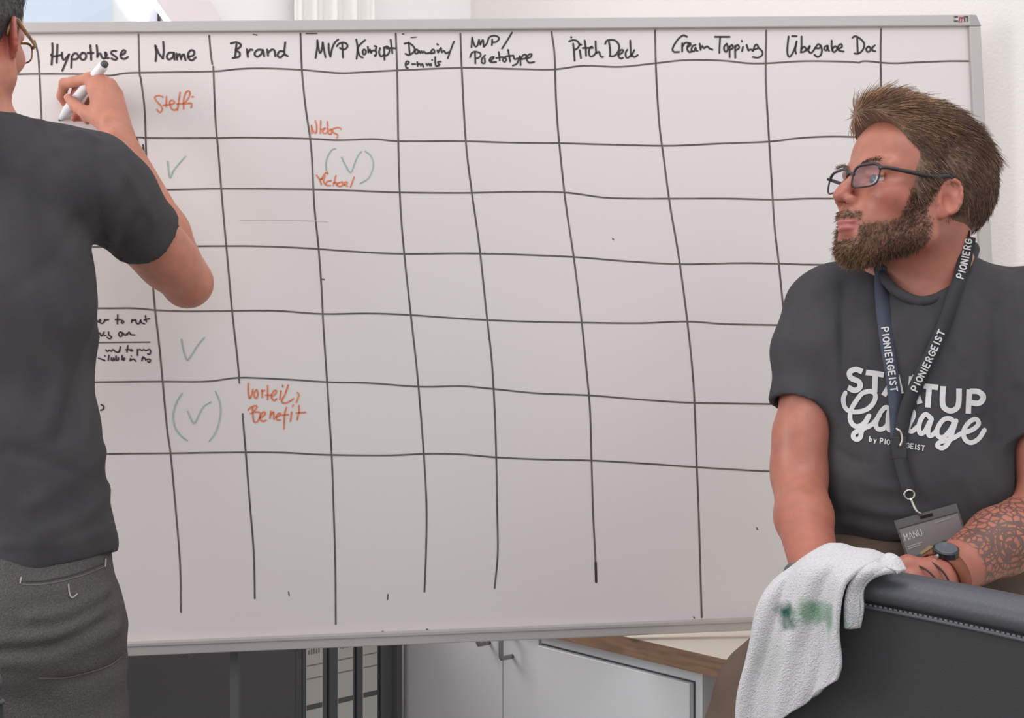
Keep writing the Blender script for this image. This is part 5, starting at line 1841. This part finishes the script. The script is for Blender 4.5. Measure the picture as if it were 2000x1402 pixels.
# connector, swivel and clip
dz = d3[0] - .013
bevel(mk('connector', *hexa([P(x, y, dz + .004) for x, y in ((1737, 852), (1771, 852), (1772, 896), (1742, 898))], [P(x, y, dz - .004) for x, y in ((1737, 852), (1771, 852), (1772, 896), (1742, 898))]), M_blackpl, lan), .002)
mk('buckle', *tube(smooth_path(np.array([P(1750, 836, dz - .005), P(1758, 842, dz - .006), P(1762, 858, dz - .006), P(1757, 874, dz - .005)]), .004), .0018, 8), M_chrome, lan, smooth=True)
de = d3[-1] - .012
ring = [P(1776 + 10 * math.cos(a), 966 + 9 * math.sin(a), de) for a in np.linspace(0, 2 * math.pi, 24, endpoint=False)]
mk('ring', *tube(ring, .0016, 8, closed=True), M_chrome, lan, smooth=True)
BDG = [(1746, 1017), (1868, 983), (1891, 1040), (1776, 1106)]
db = de - .004
mk('clip', *tube(smooth_path(np.array([P(1778, 972, de), P(1783, 984, de - .002), P(1790, 998, db - .003), P(1797, 1004, db - .004), P(1800, 999, db)]), .004), [.0026, .0022, .0022, .002, .0018, .0016, .0016, .0016][:1] * 1 if False else .0021, 8), M_chrome, lan, smooth=True)
bo = np.array(BDG[0], float); bx = np.array(BDG[1], float) - bo; by = np.array(BDG[3], float) - bo
BB = lambda u, v, off=0.0: P(*(bo + bx * u + by * v), db - off + .010 * v)
quad = lambda u0, u1, v0, v1, o0, o1: hexa([BB(u, v, o0) for u, v in ((u0, v0), (u1, v0), (u1, v1), (u0, v1))], [BB(u, v, o1) for u, v in ((u0, v0), (u1, v0), (u1, v1), (u0, v1))])
holder = mk('badge_holder', *quad(0, 1, 0, 1, -.0015, .0015), M_hold, lan)
mk('slot', *quad(.40, .60, .055, .12, .0015, .0019), M_blackpl, holder)
card = mk('badge_card', *quad(.03, .97, .20, .97, .0015, .0022), M_card, holder)
mk('seam', *quad(.03, .97, .175, .20, .0015, .0024), M_dkgrey, holder)


def onb(strokes, w, m, name, off=.0027):
    v = strokes_mesh([[(a, b) for a, b in s] for s in strokes], w, lambda x, y: BB(x, y, off), .02)
    mk(name, *v, m, holder)


pos = text_strokes('MANU', .07, .46, .075, .15, .055, (1, 0), (0, -1))
onb(pos, .014, mat('badge_white', (225, 222, 222), 0.6), 'badge_name')
onb([[(.08, .60), (.30, .58)], [(.08, .64), (.26, .63)]], .03, mat('badge_pale', (190, 185, 184), 0.6), 'badge_line')
onb([[(.60, .27), (.88, .25)]], .025, mat('badge_pale2', (172, 167, 166), 0.6), 'badge_line')
pp = [(.25, .80), (.40, .70), (.50, .76), (.62, .66), (.74, .70), (.86, .58), (.97, .62), (.97, .97), (.03, .97), (.03, .86)]
mk('badge_picture', [BB(u, v, .0026) for u, v in pp], [tuple(range(len(pp)))], mat('picture_hill', (92, 92, 88), 0.6, rgb2=(104, 118, 108), vscale=90), holder)
pp = [(.20, .79), (.40, .69), (.46, .74), (.24, .83)]
mk('badge_picture', [BB(u, v, .0028) for u, v in pp], [(0, 1, 2, 3)], mat('picture_gold', (206, 180, 132), 0.6), holder)
pp = [(.38, .84), (.58, .74), (.78, .72), (.62, .86)]
mk('badge_picture', [BB(u, v, .0028) for u, v in pp], [(0, 1, 2, 3)], mat('picture_green', (112, 140, 122), 0.6, rgb2=(70, 90, 78), vscale=160), holder)

# ================================================================== wrist watch and cord bracelets on the tattooed arm
axw = unit(wrL - elL)


def wrist_ring(t, r, tr, n=36, e=1.0):
    """points around the forearm at parameter t (0 elbow, 1 wrist)"""
    c = elL + (wrL - elL) * t
    u = unit(np.cross(axw, [0, 0, 1])); w = np.cross(u, axw)
    return np.array([c + r * (math.cos(a) * u + e * math.sin(a) * w) for a in np.linspace(0, 2 * math.pi, n, endpoint=False)])


wt_c = elL + (wrL - elL) * .93
wa = empty('wrist_watch', wt_c, 'dark wrist watch with brown leather strap on the tattooed arm', 'watch')
M_leather = mat('brown_leather', (128, 74, 54), 0.6, 0.3, var=0.1, vscale=90)
ra, rb_ = wrist_ring(.90, .0330, 0), wrist_ring(.97, .0322, 0)
o = mk('strap', np.vstack([ra, rb_]), [(i, (i + 1) % 36, 36 + (i + 1) % 36, 36 + i) for i in range(36)], M_leather, wa, smooth=True)
o.modifiers.new('thickness', 'SOLIDIFY').thickness = .003
wn = unit(np.array([-.35, -.55, .75]))
wn = unit(wn - axw * np.dot(wn, axw))
cc = wt_c + wn * .0325
mk('case', *tube([cc - wn * .003, cc, cc + wn * .008, cc + wn * .0095], [.0150, .0165, .0165, .0145], 28), M_blackpl, wa, smooth=False)
mk('dial', *tube([cc + wn * .0095, cc + wn * .0098], [.0140, .0135], 28), mat('watch_glass', (96, 98, 104), 0.1, 0.6), wa)
mk('crown', *tube([cc + axw * .018 + wn * .004, cc + axw * .022 + wn * .004], .003, 10), M_chrome, wa)
for t, lb in ((1.05, 'dark cord bracelet beside the wrist watch'), (1.12, 'thin dark cord bracelet nearest the hand')):
    pts = wrist_ring(t, .0335, 0)
    mk('cord_bracelet', *tube(pts, .0013, 8, closed=True), mat('dark_cord', (62, 46, 42), 0.8), base=pts.mean(0), smooth=True, label=lb, cat='bracelet')

# ================================================================== office chairs
M_leath = mat('black_leather', (80, 80, 86), 0.36, 0.5, var=0.05, vscale=60, bump=0.12, bscale=260)
M_mesh = mat('black_upholstery', (64, 64, 65), 0.85, 0.2, var=0.05, vscale=80, bump=0.2, bscale=600)
M_stitch = mat('grey_stitch', (112, 112, 118), 0.7, 0.2)


def chair(base, e, nrm, width, ztop, label, droop=.012, curve=.03):
    """office chair: e along the backrest's top edge from its left end, nrm its seat side"""
    e, nrm = np.array([*e, 0.0]), np.array([*nrm, 0.0])
    B0 = np.array([*base, 0.0])
    mid = B0 + e * width / 2
    ch = empty('office_chair', mid + nrm * .25, label, 'chair', None)

    def S(u, z, off):
        return B0 + e * u + np.array([0, 0, z - droop * (u / width) ** 1.0 * 1.6]) + nrm * (off + curve * ((2 * u / width - 1) ** 2 - 1))
    nu, th = 28, .055
    prof = [(0, .55, -th), (0, .0, 0)]
    # body of the backrest: closed section swept along the top edge
    sec = [(.52, 0.0), (ztop - .034, 0.0), (ztop - .034, -th), (.52, -th)]
    V_, F_ = [], []
    for i in range(nu + 1):
        u = width * i / nu
        for z, off in sec:
            V_.append(S(u, z, off))
    for i in range(nu):
        for k in range(4):
            F_.append((i * 4 + k, i * 4 + (k + 1) % 4, (i + 1) * 4 + (k + 1) % 4, (i + 1) * 4 + k))
    F_ += [(3, 2, 1, 0), tuple(nu * 4 + k for k in range(4))]
    back = bevel(mk('backrest', V_, F_, M_mesh, ch), .006)
    # padded roll along the top
    V_, F_, n = [], [], 14
    for i in range(nu + 1):
        u = width * i / nu
        k_ = min(1, .55 + min(i, nu - i) * .16)
        for a in np.linspace(0, 2 * math.pi, n, endpoint=False):
            V_.append(S(u, ztop - .020 + .020 * k_ * math.sin(a), -th / 2 + (th / 2 + .004) * k_ * math.cos(a)))
    for i in range(nu):
        for k in range(n):
            F_.append((i * n + k, i * n + (k + 1) % n, (i + 1) * n + (k + 1) % n, (i + 1) * n + k))
    F_ += [tuple(range(n - 1, -1, -1)), tuple(nu * n + k for k in range(n))]
    roll = mk('top_roll', V_, F_, M_leath, ch, smooth=True)
    # stitched seam below the roll
    nst = 90
    Vs_, Fs_ = [], []
    for i in range(nst):
        u0 = width * (i + .15) / nst; u1 = width * (i + .75) / nst
        for u in (u0, u1):
            for z in (ztop - .0355, ztop - .0335):
                Vs_.append(S(u, z, .0030))
        k = 4 * i
        Fs_.append((k, k + 1, k + 3, k + 2))
    mk('stitching', Vs_, Fs_, M_stitch, roll, kind='stuff')
    sp = [S(width * i / 40, ztop - .0375, .0015) for i in range(41)]
    mk('piping', *tube(sp, .0022, 8), M_leath, roll, smooth=True)
    # seat, column, star base with castors
    sc_ = mid + nrm * .25
    v, f = obox(sc_[:2], e[:2], nrm[:2], -.24, .24, -.22, .24, .43, .51)
    bevel(mk('seat', v, f, M_mesh, ch), .03, 4)
    mk('back_bar', *tube([mid - nrm * (th + curve + .005) + np.array([0, 0, .75]), mid - nrm * (th + curve + .02) + np.array([0, 0, .48]), sc_ + np.array([0, 0, .42])], .018, 10), M_black, ch, smooth=True)
    mk('gas_column', *tube([sc_ + np.array([0, 0, .10]), sc_ + np.array([0, 0, .44])], [.03, .025], 16), M_steel, ch, smooth=True)
    for k in range(5):
        a = 2 * math.pi * k / 5 + .3
        d = np.array([math.cos(a), math.sin(a), 0])
        lg_ = mk('base_leg', *tube([sc_ + np.array([0, 0, .11]), sc_ + d * .28 + np.array([0, 0, .075])], [.024, .016], 10), M_black, ch, smooth=True)
        pd = np.array([-d[1], d[0], 0])
        mk('castor', *tube([sc_ + d * .28 + pd * -.02 + np.array([0, 0, .028]), sc_ + d * .28 + pd * .02 + np.array([0, 0, .028])], .028, 16), M_blackpl, lg_)
    return ch


CH_E, CH_N = unit([.73, -.684]), unit([-.684, -.73])
CH_B = np.array([.300, 1.386])
chair(CH_B, CH_E, CH_N, .48, 1.046, 'black leather office chair with a towel hung over its backrest', droop=.022)
chair(np.array([-.945, 1.121]), unit([.80, .60]), unit([.6, -.8]), .46, .918, 'black office chair behind the man writing on the board', droop=0, curve=.02)

# ================================================================== towel over the chair corner
M_tow = mat('white_terry', (216, 212, 215), 0.95, 0.1, var=0.03, vscale=60, bump=0.9, bscale=520)
nt = M_tow.node_tree
b = nt.nodes['Principled BSDF']
src = b.inputs['Base Color'].links[0].from_socket
geo = nt.nodes['Texture Coordinate']
TOW = np.array([.36, 1.33, .80])
nz = nt.nodes.new('ShaderNodeTexNoise'); nz.inputs['Scale'].default_value = 55; nz.inputs['Detail'].default_value = 3
nt.links.new(geo.outputs['Object'], nz.inputs['Vector'])
Chp = lambda px, py, off=0.0: on_plane(px, py, (*CH_B, 0), (*CH_N, 0), off)
cur_ = src
for (sx, sy), rad, st_, colr in (((1560, 1198), .020, 1.0, (38, 88, 76)), ((1590, 1192), .021, .75, (96, 142, 106)), ((1625, 1187), .016, .55, (110, 152, 122)), ((1652, 1208), .018, .62, (120, 156, 130)),
                                 ((1650, 1232), .016, .4, (126, 160, 140)), ((1514, 1283), .009, .6, (120, 150, 132)), ((1530, 1280), .034, .22, (140, 165, 145))):
    ds = nt.nodes.new('ShaderNodeVectorMath'); ds.operation = 'DISTANCE'
    ds.inputs[1].default_value = tuple(Chp(sx, sy, .014) - TOW)
    nt.links.new(geo.outputs['Object'], ds.inputs[0])
    ad = nt.nodes.new('ShaderNodeMath'); ad.operation = 'MULTIPLY_ADD'
    ad.inputs[1].default_value = .024
    nt.links.new(nz.outputs['Fac'], ad.inputs[0]); nt.links.new(ds.outputs['Value'], ad.inputs[2])
    mr = nt.nodes.new('ShaderNodeMapRange'); mr.interpolation_type = 'SMOOTHSTEP'
    mr.inputs[1].default_value, mr.inputs[2].default_value, mr.inputs[3].default_value, mr.inputs[4].default_value = rad * .4 + .012, rad + .014, st_, 0
    nt.links.new(ad.outputs[0], mr.inputs[0])
    mx = nt.nodes.new('ShaderNodeMix'); mx.data_type = 'RGBA'
    nt.links.new(mr.outputs[0], mx.inputs['Factor']); nt.links.new(cur_, mx.inputs['A'])
    mx.inputs['B'].default_value = lin(colr)
    cur_ = mx.outputs['Result']
nt.links.new(cur_, b.inputs['Base Color'])


def curve_at(pts, n):
    c = smooth_path(pts, 3.0)
    s = np.concatenate([[0], np.cumsum(np.linalg.norm(np.diff(c, axis=0), axis=1))])
    t = np.linspace(0, s[-1], n)
    return np.stack([np.interp(t, s, c[:, 0]), np.interp(t, s, c[:, 1])], 1)


nU, nV = 56, 64
T_ = curve_at([(1512, 1142), (1525, 1118), (1545, 1102), (1570, 1081), (1597, 1070), (1631, 1079), (1662, 1083), (1701, 1098)], nU)
B_ = curve_at([(1455, 1450), (1500, 1428), (1543, 1399), (1579, 1373), (1615, 1345), (1653, 1321)], nU)
L_ = curve_at([(1512, 1142), (1502, 1160), (1494, 1221), (1479, 1285), (1463, 1350), (1455, 1450)], nV)
R_ = curve_at([(1701, 1098), (1677, 1125), (1667, 1156), (1662, 1226), (1662, 1288), (1653, 1321)], nV)
Vw = []
nb_ = 14
# back flap, then the visible front
for j in range(-nb_, nV):
    for i in range(nU):
        s = i / (nU - 1)
        t = max(j, 0) / (nV - 1)
        jj = max(j, 0)
        q = (1 - t) * T_[i] + t * B_[i] + (1 - s) * L_[jj] + s * R_[jj] - ((1 - s) * (1 - t) * T_[0] + s * (1 - t) * T_[-1] + (1 - s) * t * B_[0] + s * t * B_[-1])
        wave = .0055 * math.sin(s * 13 + t * 2.0) + .004 * math.sin(s * 7.3 - t * 3 + 1) + .0015 * math.sin(s * 29 + t * 9)
        off = -.030 + .050 * (1 - math.exp(-t * 15)) + wave * min(1, t * 5 + .15)
        p = Chp(q[0], q[1], off)
        if j < 0:
            k = -j / nb_
            p = p + np.array([*(CH_N * -(.055 * math.sin(min(1, k * 3) * math.pi / 2))), -.16 * k - .0 + .012 * math.sin(min(1, k * 4) * math.pi)])
        Vw.append(p)
Fw = [(j * nU + i, j * nU + i + 1, (j + 1) * nU + i + 1, (j + 1) * nU + i) for j in range(nV + nb_ - 1) for i in range(nU - 1)]
tw = mk('towel', Vw, Fw, M_tow, base=TOW, smooth=True, cat='towel', label='white cleaning towel with green ink stains draped over the chair back')
so = tw.modifiers.new('thickness', 'SOLIDIFY'); so.thickness = .005; so.offset = 0
A_ = curve_at([(1701, 1098), (1684, 1116), (1670, 1145), (1664, 1180), (1664, 1222)], 24)
E_ = curve_at([(1743, 1121), (1719, 1120), (1695, 1135), (1686, 1156), (1687, 1190), (1680, 1226)], 24)
Vw, nW = [], 12
for j in range(24):
    for i in range(nW):
        s = i / (nW - 1)
        t = j / 23
        q = (1 - s) * A_[j] + s * E_[j]
        off = -.020 + .034 * (1 - math.exp(-t * 9)) - .010 * s + .003 * math.sin(s * 6)
        Vw.append(Chp(q[0], q[1], off))
Fw = [(j * nW + i, j * nW + i + 1, (j + 1) * nW + i + 1, (j + 1) * nW + i) for j in range(23) for i in range(nW - 1)]
fo = mk('folded_layer', Vw, Fw, M_tow, tw, smooth=True)
so = fo.modifiers.new('thickness', 'SOLIDIFY'); so.thickness = .005; so.offset = 0
C_ = curve_at([(1701, 1098), (1711, 1089), (1729, 1097), (1743, 1121)], 16)
Dd = curve_at([(1690, 1112), (1703, 1110), (1722, 1113), (1743, 1121)], 16)
Vw = []
for j in range(16):
    for i in range(8):
        s = i / 7
        q = (1 - s) * C_[j] + s * Dd[j]
        Vw.append(Chp(q[0], q[1], -.030 + .016 * math.sin(s * 1.6)))
Fw = [(j * 8 + i, j * 8 + i + 1, (j + 1) * 8 + i + 1, (j + 1) * 8 + i) for j in range(15) for i in range(7)]
fo = mk('folded_edge', Vw, Fw, M_tow, tw, smooth=True)
so = fo.modifiers.new('thickness', 'SOLIDIFY'); so.thickness = .005; so.offset = 0
